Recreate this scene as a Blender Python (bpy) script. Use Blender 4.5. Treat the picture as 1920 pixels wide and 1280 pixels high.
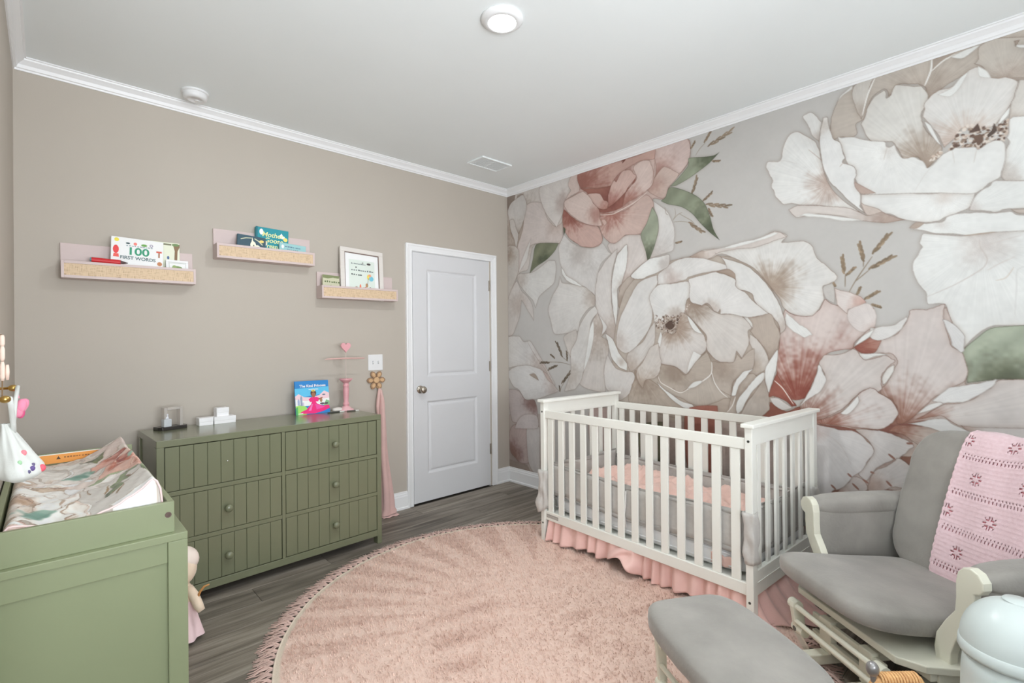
import bpy, bmesh, math, random
import numpy as np
from mathutils import Vector, Matrix
random.seed(7)
for o in list(bpy.data.objects): bpy.data.objects.remove(o)
SC = bpy.context.scene
COL = SC.collection
PI = math.pi
# ------------------------------------------------------------------ camera
XB, YA, XC, ZC = 3.203, 3.483, -0.115, 2.74          # mural wall, back wall, left wall, ceiling height (m)
YF, XD, YR = -1.25, -1.35, 1.50                       # wall behind the camera, nook wall, nook corner
CAM_H, CAM_F, YAW, PITCH, ROLL = 1.3067, 936.14, 0.8201, 0.0018, -0.0089
_V = Vector((math.cos(YAW) * math.cos(PITCH), math.sin(YAW) * math.cos(PITCH), math.sin(PITCH)))
_R = Vector((math.sin(YAW), -math.cos(YAW), 0)); _U = _R.cross(_V)
_c, _s = math.cos(ROLL), math.sin(ROLL)
_R, _U = _R * _c + _U * _s, _U * _c - _R * _s
cd = bpy.data.cameras.new('camera'); cam = bpy.data.objects.new('camera', cd); COL.objects.link(cam)
cam.matrix_world = Matrix(((_R.x, _U.x, -_V.x, 0), (_R.y, _U.y, -_V.y, 0), (_R.z, _U.z, -_V.z, CAM_H), (0, 0, 0, 1)))
cd.sensor_width = 36.0; cd.lens = CAM_F / 1920 * 36.0; cd.clip_start = .02
SC.camera = cam
# ------------------------------------------------------------------ world, lights, exposure
w = bpy.data.worlds.new('world'); SC.world = w; w.use_nodes = True
w.node_tree.nodes['Background'].inputs[0].default_value = (.80, .88, 1, 1)
w.node_tree.nodes['Background'].inputs[1].default_value = 1.0
def area(name, loc, direction, sx, sy, power, col):
    l = bpy.data.lights.new(name, 'AREA'); l.shape = 'RECTANGLE'; l.size = sx; l.size_y = sy; l.energy = power; l.color = col
    o = bpy.data.objects.new(name, l); COL.objects.link(o); o.location = loc
    o.rotation_euler = Vector(direction).to_track_quat('-Z', 'Y').to_euler(); return o
WIN = [(-1.15, -.30), (-.08, 1.10), (1.75, 2.75)]       # three unseen windows added behind the camera to light the room: x ranges
WNK = (-.95, .65)                                     # a fourth, added in the nook wall to brighten the mural side: y range
WZ0, WZ1 = .55, 2.4
for i, (a, b) in enumerate(WIN):
    area('window_daylight', ((a + b) / 2, YF - .16, (WZ0 + WZ1) / 2), (0, 1, 1.25), b - a, WZ1 - WZ0, (46, 175, 12)[i], (.90, .957, 1))  # added fill lamps at the made-up openings, tilted up to brighten the ceiling
area('window_daylight', (XD - .16, (WNK[0] + WNK[1]) / 2, (WZ0 + WZ1) / 2), (1, 0, 1.25), WNK[1] - WNK[0], WZ1 - WZ0, 16, (.90, .957, 1))  # added fill lamp from the nook side, towards mural and chair
VS = SC.view_settings
VS.view_transform = 'Standard'; VS.look = 'None'; VS.gamma = 1.0; VS.use_curve_mapping = False
VS.exposure = -0.28
# ------------------------------------------------------------------ helpers
def lin(c):
    c = c / 255.0
    return c / 12.92 if c <= .04045 else ((c + .055) / 1.055) ** 2.4
GAIN = 1.25
def alb(c, g=GAIN): return tuple(min(lin(v) * g, .92) for v in c) + (1,)
MATS = {}
def M(name, c, rough=.55, var=.05, scale=6, bump=0.0, bscale=80, metal=0.0, c2=None, sheen=0.0, emit=None, trans=0.0, coat=0.0, stretch=(1, 1, 1), rnd=0.0, spec=.5, dist=.002):
    if name in MATS: return MATS[name]
    m = bpy.data.materials.new(name); m.use_nodes = True; nt = m.node_tree; N = nt.nodes; L = nt.links
    b = N['Principled BSDF']
    tc = N.new('ShaderNodeTexCoord'); mp = N.new('ShaderNodeMapping'); L.new(tc.outputs['Object'], mp.inputs[0]); mp.inputs['Scale'].default_value = stretch
    nz = N.new('ShaderNodeTexNoise'); nz.inputs['Scale'].default_value = scale; nz.inputs['Detail'].default_value = 4
    L.new(mp.outputs[0], nz.inputs['Vector'])
    cr = N.new('ShaderNodeValToRGB'); e = cr.color_ramp.elements
    a = alb(c); q = alb(c2) if c2 else None
    e[0].position = .3; e[1].position = .7
    e[0].color = q if q else tuple(v * (1 - var) for v in a[:3]) + (1,)
    e[1].color = a if q else tuple(min(v * (1 + var), .93) for v in a[:3]) + (1,)
    L.new(nz.outputs['Fac'], cr.inputs[0])
    out = cr.outputs[0]
    if rnd:
        oi = N.new('ShaderNodeObjectInfo'); mr = N.new('ShaderNodeMapRange'); mr.inputs[3].default_value = 1 - rnd; mr.inputs[4].default_value = 1 + rnd
        L.new(oi.outputs['Random'], mr.inputs[0]); hs = N.new('ShaderNodeHueSaturation'); L.new(mr.outputs[0], hs.inputs['Value']); L.new(out, hs.inputs['Color']); out = hs.outputs[0]
    L.new(out, b.inputs['Base Color'])
    b.inputs['Roughness'].default_value = rough; b.inputs['Metallic'].default_value = metal
    b.inputs['Specular IOR Level'].default_value = spec
    if sheen: b.inputs['Sheen Weight'].default_value = sheen; b.inputs['Sheen Roughness'].default_value = .4
    if coat: b.inputs['Coat Weight'].default_value = coat; b.inputs['Coat Roughness'].default_value = .15
    if trans: b.inputs['Transmission Weight'].default_value = trans; b.inputs['IOR'].default_value = 1.45
    if emit: b.inputs['Emission Color'].default_value = alb(c, 1.0); b.inputs['Emission Strength'].default_value = emit
    if bump:
        n2 = N.new('ShaderNodeTexNoise'); n2.inputs['Scale'].default_value = bscale; n2.inputs['Detail'].default_value = 3
        L.new(mp.outputs[0], n2.inputs['Vector'])
        bp = N.new('ShaderNodeBump'); bp.inputs['Strength'].default_value = bump; bp.inputs['Distance'].default_value = dist
        L.new(n2.outputs['Fac'], bp.inputs['Height']); L.new(bp.outputs[0], b.inputs['Normal'])
    MATS[name] = m; return m
def link(name, data, parent=None):
    o = bpy.data.objects.new(name, data); COL.objects.link(o)
    if parent is not None: o.parent = parent
    return o
def tag(o, label=None, cat=None, group=None, kind=None):
    if label: o['label'] = label
    if cat: o['category'] = cat
    if group: o['group'] = group
    if kind: o['kind'] = kind
    return o
def empty(name, loc=(0, 0, 0), rz=0.0, label=None, cat=None, group=None):
    o = bpy.data.objects.new(name, None); COL.objects.link(o); o.location = loc; o.rotation_euler = (0, 0, rz); o.empty_display_size = .05
    return tag(o, label, cat, group)
def rotm(rx=0, ry=0, rz=0): return Matrix.Rotation(rz, 3, 'Z') @ Matrix.Rotation(ry, 3, 'Y') @ Matrix.Rotation(rx, 3, 'X')
class MB:
    def __init__(s): s.v = []; s.f = []; s.mi = []; s.m = 0
    def add(s, vs, fs, X=None):
        n = len(s.v)
        for p in vs: s.v.append(tuple(X(p)) if X else tuple(p))
        for f in fs: s.f.append(tuple(i + n for i in f)); s.mi.append(s.m)
        return s
    def box(s, x0, x1, y0, y1, z0, z1, r=None, at=None):
        vs = [(x, y, z) for x in (x0, x1) for y in (y0, y1) for z in (z0, z1)]
        fs = [(0, 1, 3, 2), (4, 6, 7, 5), (0, 4, 5, 1), (2, 3, 7, 6), (0, 2, 6, 4), (1, 5, 7, 3)]
        X = (lambda p: Vector(at or (0, 0, 0)) + r @ Vector(p)) if r is not None else None
        return s.add(vs, fs, X)
    def prism(s, poly, a, b, ax=1, X=None):
        # poly of 2d points extruded from a to b along axis ax (0:x,1:y,2:z); poly axes keep cyclic order
        n = len(poly)
        def mk(p, t):
            return (t, p[0], p[1]) if ax == 0 else ((p[0], t, p[1]) if ax == 1 else (p[0], p[1], t))
        vs = [mk(p, a) for p in poly] + [mk(p, b) for p in poly]
        ar = sum(poly[i][0] * poly[(i + 1) % n][1] - poly[(i + 1) % n][0] * poly[i][1] for i in range(n))
        flip = (ar > 0) != (ax == 1)
        fs = [tuple(range(n)) if not flip else tuple(range(n))[::-1], tuple(range(n, 2 * n))[::-1] if not flip else tuple(range(n, 2 * n))]
        for i in range(n):
            j = (i + 1) % n
            fs.append((i, i + n, j + n, j) if not flip else (i, j, j + n, i + n))
        return s.add(vs, fs, X)
    def tube(s, pts, r, n=10, cap=True, X=None):
        pts = [Vector(p) for p in pts]; rs = r if isinstance(r, (list, tuple)) else [r] * len(pts)
        vs = []; fs = []; up = None
        for i, p in enumerate(pts):
            d = (pts[min(i + 1, len(pts) - 1)] - pts[max(i - 1, 0)]).normalized()
            if up is None:
                up = Vector((0, 0, 1)) if abs(d.z) < .9 else Vector((1, 0, 0))
            a = d.cross(up).normalized(); b = a.cross(d).normalized(); up = b
            for k in range(n):
                t = 2 * PI * k / n; vs.append(p + (a * math.cos(t) + b * math.sin(t)) * rs[i])
        for i in range(len(pts) - 1):
            for k in range(n):
                k2 = (k + 1) % n; fs.append((i * n + k, i * n + k2, (i + 1) * n + k2, (i + 1) * n + k))
        if cap: fs.append(tuple(range(n))[::-1]); fs.append(tuple(range((len(pts) - 1) * n, len(pts) * n)))
        return s.add(vs, fs, X)
    def lathe(s, prof, n=24, X=None, cap=True):
        vs = []; fs = []
        for (r, z) in prof:
            for k in range(n): t = 2 * PI * k / n; vs.append((r * math.cos(t), r * math.sin(t), z))
        for i in range(len(prof) - 1):
            for k in range(n):
                k2 = (k + 1) % n; fs.append((i * n + k, i * n + k2, (i + 1) * n + k2, (i + 1) * n + k))
        if cap: fs.append(tuple(range(n))[::-1]); fs.append(tuple(range((len(prof) - 1) * n, len(prof) * n)))
        return s.add(vs, fs, X)
    def sell(s, rx, ry, rz, e1=1.0, e2=1.0, nu=28, nv=16, X=None):
        vs = []; fs = []
        def sp(v, e): return math.copysign(abs(v) ** e, v)
        for j in range(1, nv):
            ph = -PI / 2 + PI * j / nv
            for i in range(nu):
                th = 2 * PI * i / nu
                vs.append((rx * sp(math.cos(ph), e1) * sp(math.cos(th), e2), ry * sp(math.cos(ph), e1) * sp(math.sin(th), e2), rz * sp(math.sin(ph), e1)))
        b = len(vs); vs += [(0, 0, -rz), (0, 0, rz)]
        for j in range(nv - 2):
            for i in range(nu):
                i2 = (i + 1) % nu; fs.append((j * nu + i, j * nu + i2, (j + 1) * nu + i2, (j + 1) * nu + i))
        for i in range(nu):
            i2 = (i + 1) % nu; fs.append((b, i2, i)); fs.append((b + 1, (nv - 2) * nu + i, (nv - 2) * nu + i2))
        return s.add(vs, fs, X)
    def grid(s, fn, nu, nv, X=None, closed_u=False):
        vs = [fn(i / (nu if closed_u else nu - 1), j / (nv - 1)) for j in range(nv) for i in range(nu)]; fs = []
        for j in range(nv - 1):
            for i in range(nu if closed_u else nu - 1):
                i2 = (i + 1) % nu; fs.append((j * nu + i, j * nu + i2, (j + 1) * nu + i2, (j + 1) * nu + i))
        return s.add(vs, fs, X)
    def build(s, name, mat, parent=None, smooth=False, bevel=0.0, seg=2, subsurf=0, solid=0.0, angle=40):
        me = bpy.data.meshes.new(name); me.from_pydata(s.v, [], s.f); me.update()
        for m in (mat if isinstance(mat, (list, tuple)) else [mat]): me.materials.append(m)
        if any(s.mi): me.polygons.foreach_set('material_index', s.mi)
        o = link(name, me, parent)
        if smooth: me.polygons.foreach_set('use_smooth', [True] * len(me.polygons))
        if solid:
            md = o.modifiers.new('solid', 'SOLIDIFY'); md.thickness = solid; md.offset = 0
        if bevel:
            md = o.modifiers.new('bevel', 'BEVEL'); md.width = bevel; md.segments = seg; md.limit_method = 'ANGLE'; md.angle_limit = math.radians(angle)
            md.harden_normals = False
        if subsurf:
            md = o.modifiers.new('sub', 'SUBSURF'); md.levels = subsurf; md.render_levels = subsurf
        return o
def tr(loc=(0, 0, 0), r=None):
    lv = Vector(loc); rr = r if r is not None else Matrix.Identity(3)
    return lambda p: lv + rr @ Vector(p)
def box(name, x0, x1, y0, y1, z0, z1, mat, parent=None, bevel=.003):
    return MB().box(x0, x1, y0, y1, z0, z1).build(name, mat, parent, bevel=bevel)
def child_copy(o, parent, loc, rot=None, name=None):
    c = o.copy(); COL.objects.link(c); c.parent = parent; c.location = loc
    if rot is not None: c.rotation_euler = rot
    if name: c.name = name
    return c
def lettering(parent, text, size, loc, mat, name='lettering', rot=(PI / 2, 0, 0), align='CENTER', bold=0.0, sx=1.0, shear=0.0):
    cu = bpy.data.curves.new('txt', 'FONT'); cu.body = text; cu.size = size; cu.align_x = align; cu.offset = bold; cu.shear = shear
    t = bpy.data.objects.new('txt', cu); COL.objects.link(t)
    dg = bpy.context.evaluated_depsgraph_get(); me = bpy.data.meshes.new_from_object(t.evaluated_get(dg))
    bpy.data.objects.remove(t); bpy.data.curves.remove(cu)
    me.materials.clear(); me.materials.append(mat)
    o = link(name, me, parent); o.location = loc; o.rotation_euler = rot; o.scale = (sx, 1, 1); return o
def flat(c): return M('print_%d_%d_%d' % tuple(c), c, .5, .02)
def ell(cx, cy, rx, ry, n=14, ph=0.0): return [(cx + rx * math.cos(2 * PI * k / n + ph), cy + ry * math.sin(2 * PI * k / n + ph)) for k in range(n)]
def art(parent, name, shapes, w, h, y=-.0004):
    # shapes: (colour, polygon in 0..1 cover units); printed flat on the cover, x to the right and z up
    mb = MB(); mats = []
    for i, (c, poly) in enumerate(shapes):
        m = flat(c)
        if m not in mats: mats.append(m)
        mb.m = mats.index(m)
        if sum(poly[k][0] * poly[(k + 1) % len(poly)][1] - poly[(k + 1) % len(poly)][0] * poly[k][1] for k in range(len(poly))) < 0: poly = poly[::-1]
        mb.add([(p[0] * w, y - i * .00006, p[1] * h) for p in poly], [tuple(range(len(poly)))])
    o = mb.build(name, mats, parent)
    if len(shapes) > 3: o['kind'] = 'stuff'
    return o

# ------------------------------------------------------------------ room shell
m_wall = M('beige_paint', (174, 166, 156), .62, .012, 2, .08, 220, spec=.3)
m_ceil = M('ceiling_paint', (219, 223, 228), .7, .01, 2, .05, 200, spec=.2)
m_white = M('white_trim', (222, 222, 224), .38, .012, 3)
m_door = M('white_door', (203, 203, 205), .42, .012, 3, .03, 150)
m_joint = M('floor_joint', (60, 54, 48), .8)
def st(o, name=None): o['kind'] = 'structure'; return o
floor = st(box('floor', XD - .1, XB + .1, YF - .1, YA + .1, -.12, -.004, m_joint, bevel=0))
def plank_mat():
    m = bpy.data.materials.new('grey_oak_plank'); m.use_nodes = True; nt = m.node_tree; N = nt.nodes; L = nt.links; b = N['Principled BSDF']
    tc = N.new('ShaderNodeTexCoord'); oi = N.new('ShaderNodeObjectInfo')
    vm = N.new('ShaderNodeVectorMath'); vm.operation = 'SCALE'; vm.inputs[0].default_value = (7.3, 13.1, 3.7); L.new(oi.outputs['Random'], vm.inputs['Scale'])
    va = N.new('ShaderNodeVectorMath'); va.operation = 'ADD'; L.new(tc.outputs['Object'], va.inputs[0]); L.new(vm.outputs[0], va.inputs[1])
    mp = N.new('ShaderNodeMapping'); mp.inputs['Scale'].default_value = (1.1, 13, 1); L.new(va.outputs[0], mp.inputs[0])
    n1 = N.new('ShaderNodeTexNoise'); n1.inputs['Scale'].default_value = 1.6; n1.inputs['Detail'].default_value = 6; n1.inputs['Distortion'].default_value = .5; L.new(mp.outputs[0], n1.inputs['Vector'])
    mp2 = N.new('ShaderNodeMapping'); mp2.inputs['Scale'].default_value = (2.2, 60, 1); L.new(va.outputs[0], mp2.inputs[0])
    n2 = N.new('ShaderNodeTexNoise'); n2.inputs['Scale'].default_value = 2.5; n2.inputs['Detail'].default_value = 3; L.new(mp2.outputs[0], n2.inputs['Vector'])
    mx = N.new('ShaderNodeMath'); mx.operation = 'MULTIPLY_ADD'; mx.inputs[1].default_value = .4; L.new(n2.outputs[0], mx.inputs[0]); L.new(n1.outputs[0], mx.inputs[2])
    cr = N.new('ShaderNodeValToRGB'); e = cr.color_ramp.elements
    e[0].position = .48; e[0].color = alb((84, 76, 67)); e[1].position = .92; e[1].color = alb((146, 138, 127)); k = e.new(.68); k.color = alb((116, 108, 98))
    L.new(mx.outputs[0], cr.inputs[0])
    mr = N.new('ShaderNodeMapRange'); mr.inputs[3].default_value = .8; mr.inputs[4].default_value = 1.18; L.new(oi.outputs['Random'], mr.inputs[0])
    hs = N.new('ShaderNodeHueSaturation'); L.new(mr.outputs[0], hs.inputs['Value']); L.new(cr.outputs[0], hs.inputs['Color']); L.new(hs.outputs[0], b.inputs['Base Color'])
    b.inputs['Roughness'].default_value = .5; b.inputs['Specular IOR Level'].default_value = .35
    bp = N.new('ShaderNodeBump'); bp.inputs['Strength'].default_value = .15; bp.inputs['Distance'].default_value = .001; L.new(n2.outputs[0], bp.inputs['Height']); L.new(bp.outputs[0], b.inputs['Normal'])
    return m
m_plank = plank_mat()
PW, PL = .182, 1.22
pm = MB().box(0, PL - .0016, 0, PW - .0016, -.004, 0).build('plank', m_plank, floor, bevel=.0012, seg=1)
first = True; row = 0; y = YA - .02
while y > YF:
    x = XD - .4 - (row * .437) % PL + .2
    while x < XB:
        x0, x1 = max(x, XD), min(x + PL, XB)
        if x1 - x0 > .03 and not (x1 < XC and y > YR + .1):
            if x1 - x0 > PL - .002:
                if first: pm.location = (x0, y - PW, 0); first = False
                else: child_copy(pm, floor, (x0, y - PW, 0))
            else:
                MB().box(0, x1 - x0 - .0016, 0, PW - .0016, -.004, 0).build('plank', m_plank, floor, bevel=.0012, seg=1).location = (x0, y - PW, 0)
        x += PL
    y -= PW; row += 1
st(box('ceiling', XD - .1, XB + .12, YF - .12, YA + .12, ZC, ZC + .1, m_ceil, bevel=0))
# back wall with the door opening
DX0, DX1, DZ1 = 2.148, 2.968, 2.052
wb = MB(); wb.box(XC - .12, DX0, YA, YA + .12, 0, ZC).box(DX1, XB + .12, YA, YA + .12, 0, ZC).box(DX0, DX1, YA, YA + .12, DZ1, ZC).box(DX0, DX1, YA + .075, YA + .12, 0, DZ1)
st(wb.build('wall_back', m_wall))
wall_right = st(box('wall_right', XB, XB + .12, YF - .12, YA, 0, ZC, m_wall, bevel=0))
wl = MB(); wl.box(XC - .12, XC, YR, YA, 0, ZC).box(XD - .12, XC - .12, YR, YR + .12, 0, ZC).box(XD - .12, XD, YF, WNK[0], 0, ZC).box(XD - .12, XD, WNK[1], YR, 0, ZC).box(XD - .12, XD, WNK[0], WNK[1], 0, WZ0).box(XD - .12, XD, WNK[0], WNK[1], WZ1, ZC)
st(wl.build('wall_left', m_wall))
wf = MB(); xs = [XD - .12] + [v for ab in WIN for v in ab] + [XB]
for i in range(0, len(xs), 2): wf.box(xs[i], xs[i + 1], YF - .12, YF, 0, ZC)
for a, b in WIN: wf.box(a, b, YF - .12, YF, 0, WZ0).box(a, b, YF - .12, YF, WZ1, ZC)
st(wf.build('wall_front', m_wall))
def pane_mat():
    m = bpy.data.materials.new('window_glass'); m.use_nodes = True; N = m.node_tree.nodes; L = m.node_tree.links
    N.remove(N['Principled BSDF']); t = N.new('ShaderNodeBsdfTransparent'); g = N.new('ShaderNodeBsdfGlossy'); g.inputs['Roughness'].default_value = .02
    fr = N.new('ShaderNodeFresnel'); mx = N.new('ShaderNodeMixShader'); L.new(fr.outputs[0], mx.inputs[0]); L.new(t.outputs[0], mx.inputs[1]); L.new(g.outputs[0], mx.inputs[2]); L.new(mx.outputs[0], N['Material Output'].inputs[0]); return m
m_pane = pane_mat()
for i, (a, b) in enumerate(WIN):
    fr = MB(); t = .045; zm = (WZ0 + WZ1) / 2
    fr.box(a, a + t, YF - .08, YF + .012, WZ0, WZ1).box(b - t, b, YF - .08, YF + .012, WZ0, WZ1).box(a + t, b - t, YF - .08, YF + .012, WZ0, WZ0 + t).box(a + t, b - t, YF - .08, YF + .012, WZ1 - t, WZ1).box(a + t, b - t, YF - .07, YF - .02, zm - .02, zm + .02)
    wo = st(fr.build('window_%d' % (i + 1), m_white, bevel=.003))  # unseen frame, made up to go with the fill lamp outside it
    for z0, z1 in ((WZ0 + t, zm - .02), (zm + .02, WZ1 - t)):
        box('pane', a + t, b - t, YF - .05, YF - .046, z0, z1, m_pane, wo, bevel=0)
    box('sill', a - .05, b + .05, YF, YF + .05, WZ0 - .03, WZ0, m_white, wo)
fr = MB(); a, b = WNK; X0, X1 = XD - .08, XD + .012
fr.box(X0, X1, a, a + t, WZ0, WZ1).box(X0, X1, b - t, b, WZ0, WZ1).box(X0, X1, a + t, b - t, WZ0, WZ0 + t).box(X0, X1, a + t, b - t, WZ1 - t, WZ1).box(XD - .07, XD - .02, a + t, b - t, zm - .02, zm + .02)
wo = st(fr.build('window_4', m_white, bevel=.003))  # unseen nook frame, likewise made up around its fill lamp
for z0, z1 in ((WZ0 + t, zm - .02), (zm + .02, WZ1 - t)): box('pane', XD - .05, XD - .046, a + t, b - t, z0, z1, m_pane, wo, bevel=0)
box('sill', XD, XD + .05, a - .05, b + .05, WZ0 - .03, WZ0, m_white, wo)
# crown moulding: profile in (distance from wall, height)
CR = [(0, -.058), (.006, -.058), (.008, -.050), (.014, -.047), (.020, -.032), (.033, -.020), (.041, -.014), (.043, -.007), (.050, -.006), (.050, 0), (0, 0)]
def crown(name, kind):
    mb = MB(); n = len(CR)
    if kind == 'back': A = [(XC + d, YA - d, ZC + z) for d, z in CR]; B = [(XB - d, YA - d, ZC + z) for d, z in CR]
    if kind == 'right': A = [(XB - d, YA - d, ZC + z) for d, z in CR]; B = [(XB - d, YF + d, ZC + z) for d, z in CR]
    if kind == 'left': A = [(XC + d, YR, ZC + z) for d, z in CR]; B = [(XC + d, YA - d, ZC + z) for d, z in CR]
    mb.add(A + B, [(i, (i + 1) % n, n + (i + 1) % n, n + i) for i in range(n)] + [tuple(range(n))[::-1], tuple(range(n, 2 * n))])
    return st(mb.build(name, m_white))
crown('trim_1', 'back'); crown('trim_2', 'right'); crown('trim_3', 'left')
BP = [(0, 0), (.022, 0), (.022, .014), (.015, .020), (.015, .098), (.012, .108), (.012, .116), (.008, .122), (.007, .134), (0, .136)]
def baseb(name, segs):
    mb = MB()
    for kind, a, b in segs:
        if kind == 'back': mb.prism([(YA - d, z) for d, z in BP], a, b, 0)
        elif kind == 'right': mb.prism([(XB - d, z) for d, z in BP], a, b, 1)
        elif kind == 'left': mb.prism([(XC + d, z) for d, z in BP], a, b, 1)
    return st(mb.build(name, m_white))
baseb('baseboard_back', [('back', XC, 2.092), ('back', 3.042, XB)])
baseb('baseboard_right', [('right', YF, YA)]); baseb('baseboard_left', [('left', YR, YA)])
# ------------------------------------------------------------------ door
m_nick = M('brushed_nickel', (170, 162, 150), .3, .04, 30, metal=1.0)
SX0, SX1, SZ0, SZ1 = 2.157, 2.959, .012, 2.043
dy = YA - .004
def door_slab():
    mb = MB(); x0, x1 = 2.288, 2.815
    pans = [(x0, x1, .235, .832), (x0, x1, 1.03, 1.915)]
    X = [SX0, x0, x1, SX1]; Z = [SZ0, .235, .832, 1.03, 1.915, SZ1]
    for i in range(3):
        for j in range(5):
            if i == 1 and j in (1, 3): continue
            mb.add([(X[i], dy, Z[j]), (X[i + 1], dy, Z[j]), (X[i + 1], dy, Z[j + 1]), (X[i], dy, Z[j + 1])], [(0, 1, 2, 3)])
    for (a, b, c, d) in pans:
        rings = [(0, 0), (.006, .003), (.014, .0105), (.024, .012), (.034, .006), (.044, .004)]
        vs = []; fs = []
        for ins, dep in rings: vs += [(a + ins, dy + dep, c + ins), (b - ins, dy + dep, c + ins), (b - ins, dy + dep, d - ins), (a + ins, dy + dep, d - ins)]
        for k in range(len(rings) - 1):
            for q in range(4): q2 = (q + 1) % 4; fs.append((k * 4 + q, k * 4 + q2, k * 4 + 4 + q2, k * 4 + 4 + q))
        k = (len(rings) - 1) * 4; fs.append((k, k + 1, k + 2, k + 3)); mb.add(vs, fs)
    mb.box(SX0, SX1, dy + .013, dy + .036, SZ0, SZ1)
    for (a, b, c, d) in [(SX0, SX0, SZ0, SZ1), (SX1, SX1, SZ0, SZ1)]:
        mb.add([(a, dy, c), (a, dy + .036, c), (a, dy + .036, d), (a, dy, d)], [(0, 1, 2, 3)])
    mb.add([(SX0, dy, SZ1), (SX1, dy, SZ1), (SX1, dy + .036, SZ1), (SX0, dy + .036, SZ1)], [(0, 1, 2, 3)])
    mb.add([(SX0, dy, SZ0), (SX1, dy, SZ0), (SX1, dy + .036, SZ0), (SX0, dy + .036, SZ0)], [(0, 1, 2, 3)])
    return st(mb.build('door_1', m_door))
door = door_slab()
cas = MB()
def casing_profile(u): return u
for (ox0, ox1, oz) in ((2.091, 3.043, 2.107),):
    inn = [(0, .0), (0, .019), (.012, .021), (.020, .017), (.046, .013), (.053, .015), (.058, .012), (.058, 0)]
    n = len(inn)
    def corner(side, top):
        o = []
        for u, d in inn:
            x = (ox0 + u) if side < 0 else (ox1 - u)
            o.append((x, YA - d, (oz - u) if top else 0.0))
        return o
    A, B, C_, D_ = corner(-1, 0), corner(-1, 1), corner(1, 1), corner(1, 0)
    for P0, P1 in ((A, B), (B, C_), (C_, D_)):
        cas.add(P0 + P1, [(i, i + 1, n + i + 1, n + i) for i in range(n - 1)])
cas.build('casing', m_white, door)
jm = MB(); jm.box(DX0, SX0 - .003, YA + .0, YA + .075, 0, DZ1).box(SX1 + .003, DX1, YA + .0, YA + .075, 0, DZ1).box(DX0, DX1, YA + .0, YA + .075, SZ1 + .003, DZ1)
jm.build('jamb', m_white, door)
kb = MB(); kx = tr((2.219, dy, .931), rotm(PI / 2))
kb.lathe([(.0, 0), (.031, 0), (.032, .004), (.028, .009), (.013, .012), (.011, .030), (.017, .036), (.027, .046), (.029, .056), (.024, .066), (.012, .071), (0, .072)], 24, kx, cap=False)
kb.build('knob', m_nick, door, smooth=True)
for z in (1.825, 1.092, .339):
    h = MB(); h.box(2.9575, 2.966, dy - .003, dy + .001, z - .045, z + .045).tube([(2.964, dy - .006, z - .047), (2.964, dy - .006, z + .047)], .0058, 10)
    h.build('hinge', m_nick, door)
# ------------------------------------------------------------------ ceiling fittings
m_plast = M('white_plastic', (214, 214, 214), .4, .01)
lamp = empty('ceiling_light', (1.483, 1.635, ZC), 0, 'round white flush disc light glowing on the ceiling', 'ceiling light')
MB().lathe([(0, 0), (.092, 0), (.094, -.006), (.090, -.012), (.078, -.020), (.064, -.024), (.062, -.022), (0, -.022)], 48, cap=False).build('trim_ring', m_plast, lamp, smooth=True)
MB().lathe([(0, -.0235), (.040, -.0235), (.0615, -.0228)], 48, cap=False).build('diffuser', M('lamp_diffuser', (255, 253, 246), .5, 0, emit=14), lamp)
ll = bpy.data.lights.new('lamp_glow', 'AREA'); ll.shape = 'DISK'; ll.size = .12; ll.energy = 18; ll.color = (.96, .98, 1)
lo = bpy.data.objects.new('lamp_glow', ll); COL.objects.link(lo); lo.parent = lamp; lo.location = (0, 0, -.027)
sd = empty('smoke_detector', (.625, 3.285, ZC), 0, 'white round smoke detector on the ceiling above the shelves', 'smoke detector')
MB().lathe([(0, 0), (.066, 0), (.067, -.010), (.060, -.012), (.058, -.014)], 40, cap=False).build('mounting_plate', m_plast, sd, smooth=False)
MB().lathe([(.058, -.012), (.060, -.018), (.058, -.034), (.050, -.042), (.034, -.044), (.032, -.041), (0, -.041)], 40, cap=False).build('cover', m_plast, sd, smooth=True)
MB().lathe([(0, -.041), (.012, -.041), (.012, -.045), (0, -.0455)], 20, X=tr((.012, .01, 0)), cap=False).build('test_button', m_plast, sd)
vt = empty('ceiling_vent', (2.605, 3.035, ZC), 0, 'white rectangular louvred air vent on the ceiling near the corner', 'vent')
vf = MB(); a, b = .155, .097
vf.box(-a, a, -b, -b + .016, -.012, 0).box(-a, a, b - .016, b, -.012, 0).box(-a, -a + .016, -b + .016, b - .016, -.012, 0).box(a - .016, a, -b + .016, b - .016, -.012, 0).box(-.006, .006, -b + .016, b - .016, -.010, 0)
vf.build('frame', m_ceil, vt, bevel=.003)
box('backing', -a + .01, a - .01, -b + .01, b - .01, -.004, -.001, m_ceil, vt, 0)
sl = None
for sx in (-1, 1):
    for k in range(9):
        yy = -b + .026 + k * .0178
        if sl is None:
            sl = MB().box(-.066, .066, -.007, .007, -.0008, .0008, rotm(.12)).build('slat', m_ceil, vt); sl.location = (sx * .0725, yy, -.007)
        else: child_copy(sl, vt, (sx * .0725, yy, -.007))
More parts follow.
